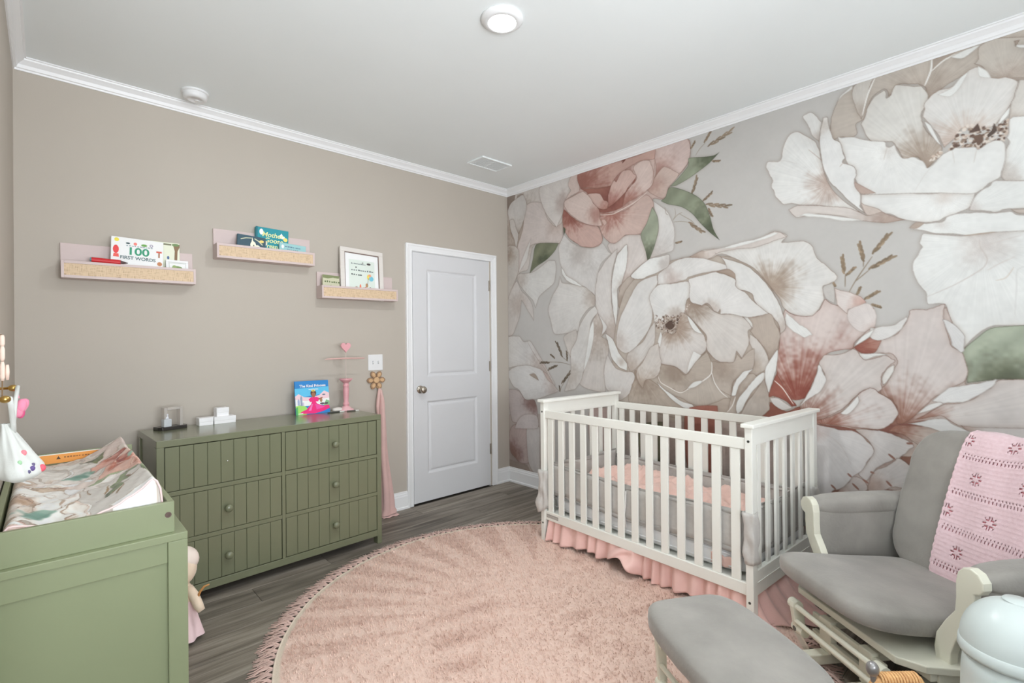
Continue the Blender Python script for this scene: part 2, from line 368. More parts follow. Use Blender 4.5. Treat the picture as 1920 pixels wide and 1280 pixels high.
# ------------------------------------------------------------------ floral mural paper on the right wall
MURAL=[('p',[(3490,2683),(3069,2685),(2642,2685),(2615,2535),(2775,2436),(2793,2214),(2839,2142),(3125,2185),(3212,1968),(3335,1944),(3465,1719),(3503,1722)],(203,194,187),(168,150,134),(3383,2361),284,0.55,0.35,0),
('p',[(3481,2681),(3370,2681),(3389,2630),(3473,2528)],(150,133,120),(150,133,120),(3481,2681),200,0.3,0.35,0),
('p',[(3343,2669),(3255,2668),(3290,2639),(3344,2601)],(165,150,138),(165,150,138),(3343,2669),196,0.3,0.35,0),
('p',[(3230,2553),(3038,2537),(2960,2381),(2867,2295),(2791,2338),(2790,2214),(2839,2148),(3125,2191),(3210,2161),(3335,1957),(3350,2181),(3277,2342)],(204,191,185),(190,170,160),(2852,2304),141,0.55,0.35,0),
('p',[(3052,2682),(2692,2686),(2701,2533),(2760,2501),(2775,2414),(2867,2293),(2975,2419),(3038,2537)],(208,200,194),(190,172,164),(2760,2478),109,0.55,0.35,0),
('p',[(3473,2528),(3454,2599),(3362,2642),(3273,2660),(3227,2577),(3240,2482),(3294,2370),(3348,2305),(3402,2339),(3456,2449)],(201,195,190),(178,164,154),(3330,2302),148,0.55,0.35,0),
('p',[(3456,2461),(3400,2463),(3365,2370),(3334,2303),(3359,2176),(3394,2263),(3438,2370)],(198,191,185),(198,191,185),(3456,2461),199,0.8,0.35,0),
('p',[(3496,2203),(3350,2188),(3330,2055),(3344,1945),(3408,1840),(3465,1706),(3522,1710)],(197,189,181),(168,150,134),(3460,2122),100,0.55,0.35,0),
('p',[(3335,1944),(3128,1946),(2948,2019),(2879,1999),(2880,1873),(2904,1806),(2999,1757),(3081,1704),(3123,1611),(3156,1685),(3266,1778),(3353,1885)],(206,203,198),(184,172,162),(3344,1896),151,0.55,0.35,0),
('p',[(3201,2136),(3166,2251),(3227,2164),(3298,2051),(3335,1951),(3228,2055)],(210,205,200),(210,205,200),(3201,2136),194,0.4,0.35,0),
('p',[(3100,2183),(2839,2151),(2885,2091),(2980,2029),(3111,1980),(3192,1929),(3152,2045)],(136,140,110),(96,104,80),(2996,2013),94,0.55,0.35,2),
('p',[(3484,1708),(3362,1885),(3301,1787),(3215,1714),(3157,1625),(3142,1495),(3191,1567),(3303,1695),(3331,1537),(3423,1384),(3488,1385)],(201,193,187),(186,172,162),(3338,1661),118,0.55,0.35,0),
('p',[(2827,1867),(2805,1809),(2569,1754),(2461,1681),(2462,1596),(2530,1567),(2613,1484),(2643,1397),(2894,1375),(2939,1497),(2969,1591),(2921,1704),(2843,1789)],(206,202,197),(186,172,160),(2455,1638),151,0.55,0.35,0),
('p',[(2788,1356),(2657,1409),(2636,1320),(2702,1243),(2717,1176),(2760,1254)],(200,192,184),(200,192,184),(2788,1356),178,0.55,0.35,0),
('p',[(2778,2212),(2705,2144),(2593,2078),(2470,2060),(2391,2085),(2328,2013),(2291,1987),(2380,1937),(2433,1837),(2455,1675),(2569,1759),(2681,1791),(2767,1861),(2825,1992),(2839,2108)],(205,201,197),(190,182,176),(2593,2050),173,0.35,0.35,0),
('p',[(2825,2004),(2804,1933),(2738,1858),(2652,1805),(2569,1763),(2652,1778),(2753,1826),(2804,1899)],(221,221,217),(221,221,217),(2825,2004),178,0.6,0.35,0),
('p',[(2328,2065),(2204,2097),(2030,2089),(1965,1904),(2032,1874),(2124,1805),(2137,1726),(2209,1682),(2232,1714),(2171,1850),(2151,2029),(2242,1986),(2303,1994)],(207,197,191),(192,172,160),(2208,1722),160,0.55,0.35,0),
('p',[(2124,1795),(2039,1757),(2138,1646),(2192,1549),(2234,1567),(2233,1674),(2196,1752)],(188,173,160),(168,150,134),(2210,1570),120,0.55,0.35,0),
('p',[(2455,1670),(2440,1817),(2380,1916),(2291,1987),(2241,2022),(2254,1962),(2286,1863),(2300,1720),(2295,1586),(2266,1450),(2254,1404),(2274,1307),(2336,1349),(2386,1454),(2437,1541)],(208,202,197),(190,175,164),(2273,1389),166,0.55,0.35,0),
('p',[(2157,2040),(2156,1909),(2202,1762),(2245,1695),(2244,1552),(2260,1414),(2290,1554),(2300,1710),(2274,1882),(2267,1912),(2229,1989)],(221,221,217),(200,192,184),(2202,1732),102,0.8,0.35,0),
('p',[(1939,2334),(1823,2225),(1773,2122),(1767,2000),(1785,1937),(1943,1911),(1976,1906),(1898,2068),(1897,2163)],(209,205,201),(196,188,182),(1921,1918),113,0.55,0.35,0),
('p',[(2642,2690),(1924,2696),(1668,2685),(1647,2652),(1655,2527),(1729,2455),(1801,2389),(1843,2314),(1928,2332),(1939,2267),(1973,2177),(2029,2099),(2156,2110),(2265,2061),(2315,2084),(2352,2152),(2429,2229),(2384,2147),(2391,2085),(2470,2060),(2565,2079),(2677,2140),(2763,2232),(2791,2338),(2775,2436),(2760,2501),(2615,2546)],(205,178,168),(168,106,90),(2323,2469),245,0.55,0.35,0),
('p',[(1913,2693),(1668,2690),(1647,2643),(1655,2527),(1729,2464),(1862,2460),(1937,2450),(1904,2518),(1914,2616)],(209,184,176),(180,134,120),(1899,2517),149,0.55,0.35,0),
('p',[(1981,2421),(1915,2483),(1841,2540),(1729,2464),(1770,2419),(1811,2382),(1841,2318),(1917,2349)],(204,178,166),(190,152,138),(1938,2421),90,0.55,0.35,0),
('p',[(2699,2682),(2616,2684),(2608,2567),(2615,2535),(2701,2521),(2760,2501),(2730,2539),(2700,2566),(2729,2628)],(211,188,178),(211,188,178),(2699,2682),177,0.55,0.35,0),
('p',[(2620,2685),(2068,2684),(1913,2693),(1919,2618),(2012,2634),(2081,2623),(2199,2593),(2272,2550),(2297,2515),(2425,2524),(2587,2562),(2614,2601)],(200,160,146),(168,106,90),(2587,2573),286,0.55,0.35,1),
('p',[(2601,2565),(2425,2524),(2298,2510),(2248,2473),(2129,2465),(2068,2540),(2082,2474),(2153,2431),(2189,2328),(2275,2317),(2402,2327),(2453,2414),(2532,2506)],(166,104,88),(148,86,72),(2299,2381),123,0.3,0.35,0),
('p',[(2012,2634),(1957,2614),(1924,2523),(1937,2440),(2015,2390),(2107,2361),(2189,2330),(2177,2396),(2141,2448),(2065,2510),(2081,2563),(2092,2606)],(213,188,178),(178,120,104),(2171,2344),141,0.55,0.35,1),
('p',[(2297,2515),(2260,2549),(2248,2532),(2199,2593),(2139,2598),(2093,2566),(2068,2530),(2129,2475),(2164,2434),(2237,2389),(2324,2353),(2326,2429)],(209,174,162),(172,108,94),(2299,2350),137,0.55,0.35,1),
('p',[(2533,2501),(2413,2484),(2362,2415),(2324,2387),(2337,2342),(2414,2358),(2479,2430)],(208,174,162),(182,124,108),(2337,2348),84,0.55,0.35,0),
('p',[(2783,2427),(2717,2375),(2646,2311),(2522,2250),(2429,2223),(2384,2147),(2391,2085),(2470,2060),(2592,2089),(2691,2153),(2763,2232),(2794,2327)],(203,166,154),(160,94,78),(2732,2372),192,0.55,0.35,1),
('p',[(2395,2307),(2263,2297),(2142,2308),(1993,2375),(1926,2303),(1962,2194),(2029,2099),(2168,2112),(2259,2063),(2327,2086),(2403,2192)],(205,175,163),(170,108,92),(2288,2291),161,0.55,0.35,1),
('p',[(2760,2501),(2587,2531),(2532,2506),(2466,2416),(2414,2353),(2396,2265),(2374,2214),(2535,2258),(2646,2322),(2717,2380),(2768,2446)],(213,190,180),(186,138,124),(2415,2321),104,0.55,0.35,0),
('p',[(2389,2264),(2357,2263),(2338,2233),(2364,2217)],(205,170,158),(205,170,158),(2389,2264),167,0.55,0.35,0),
('l',[(2402,2308),(2288,2291),(2202,2308),(2084,2341),(1982,2390)],(220,200,188),2.2,1.0),
('l',[(1919,2685),(1914,2597),(1926,2504),(1948,2442)],(178,134,120),1.4,0.7),
('l',[(2531,2646),(2424,2651),(2451,2583),(2505,2553)],(176,124,108),1.5,0.5),
('l',[(2198,2674),(2162,2680),(2192,2660)],(130,80,66),3,1.0),
('p',[(1655,2550),(1547,2529),(1483,2520),(1442,2532),(1511,2479),(1594,2439),(1661,2411),(1750,2386),(1796,2390),(1730,2437),(1660,2501)],(160,168,140),(104,112,86),(1457,2525),158,0.55,0.35,2),
('p',[(1939,2277),(1897,2201),(1890,2104),(1921,1995),(1963,1904),(1976,1865),(1997,1967),(2035,2090),(1984,2169)],(168,176,150),(108,116,90),(1976,1886),139,0.55,0.35,2),
('l',[(1607,2555),(1574,2594),(1537,2619)],(160,145,125),1.2,1.0),
('l',[(1778,2150),(1742,2181),(1707,2191)],(160,145,125),1.2,1.0),
('l',[(1773,2136),(1723,2133),(1664,2116)],(160,145,125),1.2,1.0),
('l',[(1838,2256),(1829,2207),(1813,2194)],(160,145,125),1.0,1.0),
('l',[(1762,2231),(1757,2184),(1778,2150)],(160,145,125),1.0,1.0),
('l',[(1732,2188),(1645,2126),(1617,2094)],(160,145,125),1.2,1.0),
('e',[(1546,2620),(1498,2688)],(150,128,102),7),
('e',[(1523,2588),(1356,2648)],(150,128,102),7),
('e',[(1642,2607),(1609,2651)],(150,128,102),7),
('e',[(1635,2296),(1596,2411)],(150,128,102),7),
('e',[(1559,2236),(1493,2283)],(150,128,102),7),
('e',[(1541,2211),(1380,2166)],(150,128,102),7),
('e',[(1495,2485),(1441,2473)],(150,128,102),7),
('e',[(1664,2116),(1557,2028)],(150,128,102),7),
('e',[(1523,2183),(1496,2123)],(150,128,102),7),
('e',[(1762,1988),(1712,1991)],(150,128,102),7),
('p',[(1801,2384),(1721,2356),(1615,2291),(1550,2223),(1514,2137),(1488,2036),(1447,1959),(1515,2023),(1579,2096),(1635,2169),(1712,2230),(1812,2269),(1869,2305),(1832,2325)],(150,158,130),(98,106,80),(1480,1999),253,0.55,0.35,2),
('p',[(2784,2280),(2760,2254),(2781,2206)],(96,104,80),(96,104,80),(2784,2280),180,0.55,0.35,0),
('p',[(2286,1307),(2175,1689),(1977,1828),(1628,1879),(1277,1799),(1108,1554),(1090,1266),(1133,1105),(1160,813),(2148,664),(2291,895)],(189,176,162),(168,150,134),(1634,1302),217,0.55,0.35,0),
('p',[(1652,1882),(1544,1912),(1393,1899),(1181,1934),(1112,1961),(1044,1924),(1075,1885),(961,1876),(913,1838),(880,1757),(821,1705),(788,1650),(822,1623),(861,1605),(855,1536),(883,1478),(917,1442),(1007,1453),(1064,1488),(1093,1553),(1183,1690),(1278,1783),(1437,1871),(1535,1847)],(216,213,208),(176,154,134),(1138,1629),146,0.55,0.35,1),
('p',[(1652,1880),(1572,1907),(1481,1908),(1342,1917),(1181,1938),(1112,1961),(1046,1924),(1105,1906),(1228,1884),(1343,1884),(1454,1878),(1535,1847)],(210,200,193),(180,158,142),(1609,1886),135,0.55,0.35,0),
('p',[(1481,1905),(1342,1919),(1181,1940),(1112,1961),(1090,1950),(1150,1925),(1293,1906),(1393,1899)],(221,221,217),(221,221,217),(1481,1905),132,0.3,0.35,0),
('p',[(1064,1488),(1007,1453),(917,1442),(883,1478),(855,1536),(804,1503),(747,1470),(741,1441),(627,1471),(621,1379),(657,1345),(712,1288),(724,1259),(845,1229),(885,1160),(920,1060),(948,974),(1047,967),(1112,1114),(1096,1258),(1091,1394)],(209,192,185),(156,78,58),(997,947),376,0.55,0.35,1),
('l',[(1112,1114),(1083,1051),(1040,983)],(190,120,100),2,0.6),
('p',[(803,1592),(740,1565),(691,1539),(661,1509),(680,1488),(741,1470),(747,1450),(797,1503)],(214,203,197),(206,164,150),(668,1505),75,0.55,0.35,0),
('p',[(741,1470),(656,1498),(620,1464),(621,1379),(657,1348),(693,1353),(741,1412)],(213,202,197),(200,180,172),(622,1358),57,0.3,0.35,0),
('p',[(861,1605),(809,1622),(803,1562),(804,1507),(849,1540)],(192,187,181),(192,187,181),(861,1605),119,0.5,0.35,0),
('p',[(1057,1475),(1007,1422),(945,1374),(916,1335),(959,1319),(1015,1360),(1058,1408)],(221,221,217),(221,221,217),(1057,1475),124,0.4,0.35,0),
('p',[(1159,962),(1128,1065),(1108,1114),(1069,1028),(1003,922),(1026,920),(1080,956),(1129,969)],(166,92,72),(150,74,56),(1019,922),95,0.55,0.35,1),
('l',[(1124,1065),(1076,1020),(1019,930)],(226,206,196),2,1.0),
('p',[(1207,840),(1156,902),(1148,935),(1092,908),(1055,887),(998,916),(956,920),(956,866),(1056,840)],(160,94,74),(160,94,74),(1207,840),126,0.55,0.35,0),
('p',[(1151,957),(1106,961),(1062,934),(1023,910),(1077,891),(1129,920)],(212,206,202),(212,206,202),(1151,957),127,0.55,0.35,0),
('p',[(1481,1883),(1411,1833),(1278,1776),(1168,1656),(1090,1527),(1066,1440),(1058,1377),(1088,1338),(1102,1410),(1139,1460),(1185,1482),(1232,1538),(1255,1598),(1345,1638),(1353,1707),(1403,1763),(1420,1817)],(219,217,213),(196,184,174),(1080,1377),99,0.8,0.35,0),
('p',[(1473,1758),(1395,1767),(1352,1732),(1350,1696),(1412,1734)],(176,154,136),(176,154,136),(1473,1758),137,0.5,0.35,0),
('p',[(1297,1458),(1232,1453),(1154,1470),(1110,1402),(1090,1322),(1102,1258),(1155,1184),(1179,1258),(1234,1324),(1265,1366),(1247,1390)],(187,171,156),(172,154,138),(1157,1201),97,0.55,0.35,0),
('p',[(1305,1463),(1281,1458),(1249,1415),(1246,1383),(1273,1412)],(221,221,217),(221,221,217),(1305,1463),133,0.55,0.35,0),
('p',[(1265,1357),(1234,1324),(1179,1258),(1155,1185),(1181,1120),(1236,1085),(1284,1124),(1243,1159),(1242,1241),(1270,1299)],(205,198,191),(184,168,152),(1235,1134),98,0.55,0.35,0),
('p',[(1891,1790),(1806,1846),(1686,1878),(1554,1856),(1411,1799),(1401,1768),(1482,1764),(1649,1746),(1678,1731),(1777,1713),(1891,1709),(1902,1734)],(213,210,206),(196,180,172),(1787,1732),87,0.55,0.35,0),
('p',[(2124,1805),(2032,1869),(1943,1906),(1816,1915),(1804,1865),(1838,1822),(1977,1780),(2044,1765),(2113,1782)],(221,221,217),(200,192,186),(1827,1849),77,0.7,0.35,0),
('p',[(1926,1448),(1922,1381),(1928,1295),(1994,1198),(2097,1097),(2144,1085),(2166,1205),(2027,1305),(1954,1420)],(207,201,195),(186,170,156),(2144,1095),132,0.55,0.35,0),
('p',[(1901,1782),(1900,1724),(1957,1633),(1947,1536),(1953,1439),(2027,1324),(2166,1218),(2250,1255),(2261,1348),(2211,1509),(2138,1636),(2044,1747)],(213,210,206),(200,190,182),(2237,1286),118,0.6,0.35,0),
('p',[(1902,1710),(1777,1708),(1668,1721),(1629,1663),(1660,1600),(1698,1504),(1780,1475),(1841,1489),(1855,1457),(1926,1446),(1947,1536),(1970,1634)],(215,213,209),(196,184,174),(1769,1489),74,0.6,0.35,0),
('p',[(1665,1598),(1547,1549),(1467,1488),(1397,1476),(1313,1459),(1247,1388),(1273,1366),(1270,1283),(1308,1189),(1349,1241),(1362,1171),(1452,1169),(1514,1213),(1546,1266),(1549,1355),(1680,1494),(1690,1540)],(207,200,193),(166,145,127),(1641,1555),152,0.55,0.35,1),
('p',[(1663,1729),(1482,1757),(1429,1742),(1351,1697),(1345,1647),(1279,1598),(1240,1547),(1153,1471),(1232,1454),(1313,1459),(1397,1482),(1449,1483),(1451,1513),(1471,1491),(1493,1511),(1543,1560),(1575,1546),(1641,1571),(1665,1600),(1654,1674)],(215,212,208),(200,188,178),(1502,1511),69,0.7,0.35,0),
('d',[(1926,1496),(1710,1486),(1730,1459),(1761,1368),(1801,1355),(1863,1370),(1921,1419)],90,[(120,95,78),(178,158,140),(92,70,58),(206,196,188)],7),
('p',[(1847,1417),(1805,1453),(1770,1419),(1796,1389),(1832,1393)],(98,76,64),(98,76,64),(1847,1417),149,0.2,0.35,0),
('d',[(1700,1504),(1670,1575),(1656,1547),(1685,1512)],18,[(178,150,132),(212,200,190)],6),
('p',[(1729,1501),(1680,1485),(1568,1355),(1544,1301),(1544,1248),(1607,1185),(1675,1093),(1694,1077),(1773,1134),(1887,1146),(1897,1209),(1885,1304),(1853,1370),(1791,1354),(1761,1377),(1740,1451)],(207,200,194),(172,148,128),(1770,1405),162,0.55,0.35,1),
('d',[(1926,1448),(1846,1488),(1770,1480),(1720,1487),(1740,1441),(1770,1391),(1801,1359),(1863,1379),(1916,1400)],150,[(128,104,88),(186,166,150),(100,78,66),(210,200,192),(170,140,124)],7),
('p',[(1840,1417),(1809,1444),(1780,1419),(1799,1392),(1827,1397)],(104,82,70),(104,82,70),(1840,1417),149,0.2,0.35,0),
('p',[(1680,1487),(1642,1449),(1577,1364),(1561,1348),(1624,1372),(1662,1428)],(221,221,217),(221,221,217),(1680,1487),144,0.7,0.35,0),
('p',[(1879,1380),(1869,1342),(1886,1256),(1904,1304)],(221,221,217),(221,221,217),(1879,1380),152,0.5,0.35,0),
('p',[(1635,1241),(1579,1211),(1607,1176),(1675,1093),(1686,1081),(1669,1157)],(221,221,217),(221,221,217),(1635,1241),144,0.4,0.35,0),
('p',[(1506,1169),(1452,1165),(1366,1172),(1349,1234),(1316,1189),(1275,1233),(1241,1258),(1243,1142),(1300,1099),(1367,1045),(1385,950),(1454,988),(1498,1047),(1511,1099)],(190,176,162),(174,156,140),(1444,1136),102,0.55,0.35,0),
('p',[(1887,1137),(1773,1131),(1694,1074),(1607,1176),(1541,1239),(1509,1161),(1516,1090),(1580,1034),(1676,984),(1735,950),(1775,968),(1815,980),(1888,1018),(1909,1055)],(186,172,157),(166,147,130),(1773,1108),124,0.55,0.35,0),
('l',[(1509,1169),(1514,1090),(1580,1034),(1637,999),(1686,976)],(222,218,212),2.6,1.0),
('l',[(1509,1099),(1489,1030),(1446,972),(1403,940)],(222,218,212),2.0,1.0),
('p',[(2097,1097),(1910,998),(1816,938),(1725,916),(1582,864),(1403,940),(1319,837),(1777,773),(2146,845),(2133,986)],(186,170,154),(166,146,128),(2041,1050),186,0.55,0.35,1),
('p',[(1385,950),(1367,1045),(1292,1091),(1236,1101),(1221,1011),(1278,933),(1319,829),(1412,828)],(190,176,162),(172,154,138),(1352,944),100,0.55,0.35,0),
('p',[(1912,1017),(1836,955),(1726,898),(1638,877),(1627,850),(1716,851),(1806,908),(1889,978)],(221,221,217),(221,221,217),(1912,1017),148,0.8,0.35,0),
('p',[(1685,981),(1637,1029),(1580,1043),(1576,1030),(1628,994)],(221,221,217),(221,221,217),(1685,981),144,0.55,0.35,0),
('l',[(1904,1056),(1883,1014),(1813,980),(1735,950),(1676,979)],(224,218,210),2.0,1.0),
('l',[(1356,952),(1377,891),(1412,845)],(222,216,208),2.0,1.0),
('p',[(2028,1148),(1961,1266),(1896,1294),(1886,1209),(1880,1133),(1909,1055),(2007,1022),(2025,960),(2075,1019),(2080,1097)],(205,197,189),(180,160,142),(2041,991),131,0.55,0.35,1),
('p',[(1242,1134),(1300,1115),(1350,1063),(1376,1002),(1384,950),(1351,965),(1330,1030),(1276,1095)],(221,221,217),(221,221,217),(1242,1134),134,0.8,0.35,0),
('p',[(1179,1113),(1236,1076),(1285,1007),(1352,910),(1344,839),(1319,867),(1277,950),(1237,1002),(1185,1062)],(221,221,217),(221,221,217),(1179,1113),133,0.8,0.35,0),
('p',[(1102,1254),(1110,1154),(1128,1081),(1157,987),(1177,1055),(1177,1136),(1149,1185)],(221,221,217),(221,221,217),(1102,1254),129,0.7,0.35,0),
('p',[(1278,933),(1181,1079),(1159,983),(1148,927),(1156,886),(1207,840),(1336,827)],(194,182,170),(176,160,146),(1189,1054),131,0.55,0.35,0),
('p',[(2437,1541),(2354,1391),(2400,1350),(2334,1307),(2337,1203),(2377,1088),(2366,921),(2470,914),(2620,959),(2576,1081),(2519,1298),(2491,1458)],(203,195,188),(180,164,150),(2412,1392),212,0.55,0.35,1),
('p',[(2462,1596),(2437,1541),(2504,1459),(2533,1244),(2591,1048),(2619,970),(2691,911),(2794,893),(2718,1065),(2716,1221),(2658,1310),(2628,1419),(2544,1536)],(207,203,198),(192,182,172),(2719,1020),157,0.55,0.35,0),
('p',[(2477,1479),(2476,1351),(2518,1190),(2584,1059),(2547,1244),(2511,1416)],(221,221,217),(221,221,217),(2477,1479),172,0.3,0.35,0),
('p',[(2337,1203),(2264,1102),(2167,1082),(2107,1077),(2110,997),(2158,902),(2242,855),(2316,903),(2372,973),(2377,1088)],(207,201,196),(194,182,172),(2242,867),106,0.55,0.35,0),
('p',[(2363,1372),(2296,1328),(2235,1225),(2164,1145),(2165,1087),(2239,1111),(2312,1191),(2336,1297)],(221,221,217),(198,188,178),(2215,1144),49,0.9,0.35,0),
('p',[(2437,1541),(2347,1432),(2361,1391),(2400,1360),(2386,1434)],(213,210,206),(213,210,206),(2437,1541),167,0.5,0.35,0),
('p',[(3517,605),(2965,661),(2972,79),(3526,-32)],(182,168,160),(160,140,130),(3450,59),243,0.1,0.35,0),
('p',[(3459,510),(3243,584),(3207,240),(3255,203),(3340,193),(3411,236),(3469,282)],(186,164,158),(150,112,102),(3433,263),118,0.55,0.35,0),
('p',[(3523,187),(3340,188),(3235,182),(3168,40),(3526,-32)],(158,140,127),(158,140,127),(3523,187),198,0.2,0.35,0),
('p',[(3244,535),(3082,554),(3087,127),(3180,148),(3234,245)],(194,187,183),(194,187,183),(3244,535),192,0.55,0.35,0),
('p',[(3508,1341),(3342,1364),(3272,1314),(3186,1314),(3055,1159),(2892,938),(2930,942),(3073,1052),(3240,1095),(3511,1062)],(207,203,199),(186,170,160),(3056,1065),164,0.55,0.35,0),
('l',[(3237,1326),(3137,1194),(3008,1066),(2899,938)],(168,150,138),1.6,0.8),
('p',[(3512,1024),(3364,1092),(3189,1096),(3040,1053),(2915,943),(2851,887),(3059,817),(3262,787),(3349,869),(3439,914)],(207,204,201),(190,176,168),(2915,920),125,0.55,0.35,0),
('p',[(3210,1014),(3139,1026),(3087,966)],(168,150,134),(168,150,134),(3210,1014),191,0.55,0.35,0),
('p',[(3040,1051),(2992,1032),(2915,948),(2977,974)],(190,168,158),(190,168,158),(3040,1051),186,0.55,0.35,0),
('p',[(3476,861),(3349,857),(3262,787),(3142,784),(3119,633),(3353,566),(3443,572),(3487,734)],(192,179,176),(150,116,108),(3168,773),128,0.55,0.35,0),
('p',[(3352,597),(3263,649),(3119,651),(3112,539),(3408,504)],(196,185,182),(196,185,182),(3352,597),194,0.55,0.35,0),
('l',[(2718,1115),(2836,1135),(3055,1133)],(140,124,102),1.3,1.0),
('l',[(2746,1142),(2835,1197)],(140,124,102),1.2,1.0),
('l',[(2839,879),(2823,925),(2748,1019)],(140,124,102),1.2,1.0),
('e',[(2754,1148),(2760,1230)],(122,106,86),7),
('e',[(2805,1181),(2876,1311)],(122,106,86),7),
('e',[(2893,1168),(2946,1202)],(122,106,86),7),
('e',[(2956,1130),(3068,1128)],(122,106,86),7),
('e',[(2863,1111),(2973,1070)],(122,106,86),7),
('e',[(2823,950),(2723,1056)],(122,106,86),7),
('e',[(2839,884),(2846,935)],(122,106,86),7),
('p',[(2148,664),(1130,784),(1135,268),(2155,21)],(190,172,162),(176,152,140),(1643,434),217,0.1,0.35,0),
('p',[(2074,673),(1872,734),(1884,372),(2032,396)],(142,138,108),(96,104,80),(2014,407),116,0.55,0.35,2),
('p',[(1697,827),(1473,883),(1439,402),(1674,411)],(176,108,88),(160,86,66),(1568,448),142,0.55,0.35,1),
('p',[(2526,749),(2292,791),(2296,399),(2503,408)],(196,170,162),(196,170,162),(2526,749),168,0.55,0.35,0),
('p',[(809,2424),(817,2516),(781,2622),(706,2681),(611,2694),(393,2700),(218,2695),(69,2701),(-496,2436),(-494,2242),(83,2467),(170,2510),(219,2580),(256,2563),(354,2517),(399,2495),(409,2561),(456,2589),(526,2613),(543,2571),(560,2563),(571,2609),(611,2596),(647,2545),(665,2487),(696,2469),(696,2411),(758,2416)],(190,178,165),(172,155,140),(404,2520),160,0.55,0.35,1),
('p',[(712,2684),(731,2671),(768,2647),(780,2621),(756,2646),(713,2664)],(221,221,217),(221,221,217),(712,2684),116,0.3,0.35,0),
('p',[(703,2684),(616,2693),(634,2640),(659,2521),(670,2485),(701,2564),(712,2626)],(203,196,187),(184,170,156),(671,2496),85,0.55,0.35,0),
('l',[(611,2684),(643,2608),(668,2506)],(224,220,214),2.2,1.0),
('p',[(380,2689),(265,2697),(328,2666),(373,2626)],(172,155,140),(172,155,140),(380,2689),103,0.3,0.35,0),
('l',[(380,2689),(384,2631),(409,2565)],(224,220,214),2.4,1.0),
('l',[(380,2628),(328,2665),(255,2674)],(222,218,210),2.4,1.0),
('p',[(313,2667),(255,2680),(200,2681),(232,2658),(270,2642)],(221,221,217),(221,221,217),(313,2667),101,0.5,0.35,0),
('p',[(204,2677),(137,2684),(-496,2426),(-495,2271),(87,2474),(165,2510),(201,2574),(230,2600),(209,2617)],(191,181,169),(176,158,144),(121,2494),94,0.55,0.35,1),
('p',[(95,2633),(-495,2380),(-495,2361),(78,2609)],(221,221,217),(221,221,217),(95,2633),86,0.55,0.35,0),
('p',[(94,2649),(75,2645),(90,2619)],(168,150,134),(168,150,134),(94,2649),96,0.55,0.35,0),
('p',[(647,2531),(611,2589),(570,2610),(562,2562),(545,2571),(529,2612),(456,2589),(412,2556),(398,2491),(421,2439),(416,2397),(396,2324),(343,2242),(402,2155),(443,2218),(494,2227),(529,2311),(573,2335),(637,2361),(678,2455),(662,2479)],(209,205,198),(172,152,134),(407,2189),180,0.55,0.35,1),
('p',[(399,2493),(354,2520),(295,2530),(256,2566),(214,2585),(170,2513),(113,2491),(82,2467),(92,2410),(105,2367),(149,2296),(203,2289),(272,2311),(297,2268),(341,2234),(360,2313),(416,2404),(413,2456)],(212,208,203),(196,172,156),(259,2263),126,0.55,0.35,1),
('p',[(214,2585),(183,2549),(169,2510),(210,2534)],(221,221,217),(221,221,217),(214,2585),99,0.3,0.35,0),
('p',[(275,2555),(244,2574),(276,2510),(314,2477),(361,2504),(309,2517)],(221,221,217),(221,221,217),(275,2555),102,0.3,0.35,0),
('p',[(415,2397),(384,2360),(343,2240),(367,2275),(396,2338)],(221,221,217),(221,221,217),(415,2397),105,0.7,0.35,0),
('p',[(83,2467),(-495,2271),(-494,2144),(97,2304),(114,2279),(105,2367),(90,2410)],(204,198,190),(186,172,160),(110,2284),68,0.55,0.35,0),
('p',[(109,2359),(113,2321),(151,2282),(140,2318)],(221,221,217),(221,221,217),(109,2359),97,0.5,0.35,0),
('d',[(277,2313),(239,2320),(185,2283),(149,2278),(114,2309),(119,2238),(132,2199),(185,2215),(213,2189),(278,2224),(321,2217)],230,[(205,184,166),(150,124,104),(112,86,72),(218,205,192)],9),
('d',[(392,2198),(341,2229),(351,2200),(387,2183)],34,[(205,184,166),(170,145,125),(222,212,200)],8),
('p',[(248,2280),(216,2317),(207,2281),(230,2279)],(104,82,72),(104,82,72),(248,2280),100,0.2,0.35,0),
('p',[(170,2270),(162,2300),(153,2261),(181,2239),(185,2252)],(96,80,70),(96,80,70),(170,2270),98,0.2,0.35,0),
('p',[(235,2262),(203,2258),(199,2226),(217,2212)],(120,94,78),(120,94,78),(235,2262),100,0.2,0.35,0),
('p',[(-494,2147),(97,2304),(119,2226),(115,2194),(133,2120),(144,2043),(121,2023),(-492,1881)],(218,218,214),(200,192,184),(138,2042),69,0.55,0.35,0),
('p',[(681,2083),(559,2060),(434,2035),(358,2021),(348,2029),(299,2015),(261,2012),(227,1983),(247,1930),(329,1900),(374,1882),(483,1909),(560,1959),(646,1969),(675,2025)],(219,218,214),(206,196,188),(338,1994),64,0.55,0.35,0),
('p',[(783,2427),(702,2402),(648,2368),(568,2333),(562,2304),(533,2310),(496,2229),(448,2223),(417,2185),(400,2155),(351,2200),(307,2219),(287,2228),(226,2206),(213,2191),(181,2214),(127,2204),(128,2125),(142,2043),(187,2017),(223,1987),(348,2015),(675,2084),(704,2168),(746,2288)],(219,218,214),(206,200,194),(557,2278),53,0.55,0.35,0),
('l',[(562,2307),(577,2242)],(196,184,174),1.4,0.6),
('l',[(222,2192),(232,2135)],(196,184,174),1.4,0.5),
('l',[(346,2192),(408,2129),(450,2052)],(200,192,184),1.2,0.4),
('l',[(307,2213),(300,2153)],(198,188,178),1.2,0.5),
('p',[(1146,2385),(1078,2379),(1070,2440),(1026,2513),(969,2511),(901,2452),(874,2398),(862,2319),(830,2191),(761,2072),(664,1980),(724,2012),(825,2048),(931,2078),(1008,2100),(1066,2120),(1110,2179),(1128,2231),(1124,2270),(1146,2316),(1165,2362)],(216,215,211),(186,162,148),(830,2169),142,0.55,0.35,1),
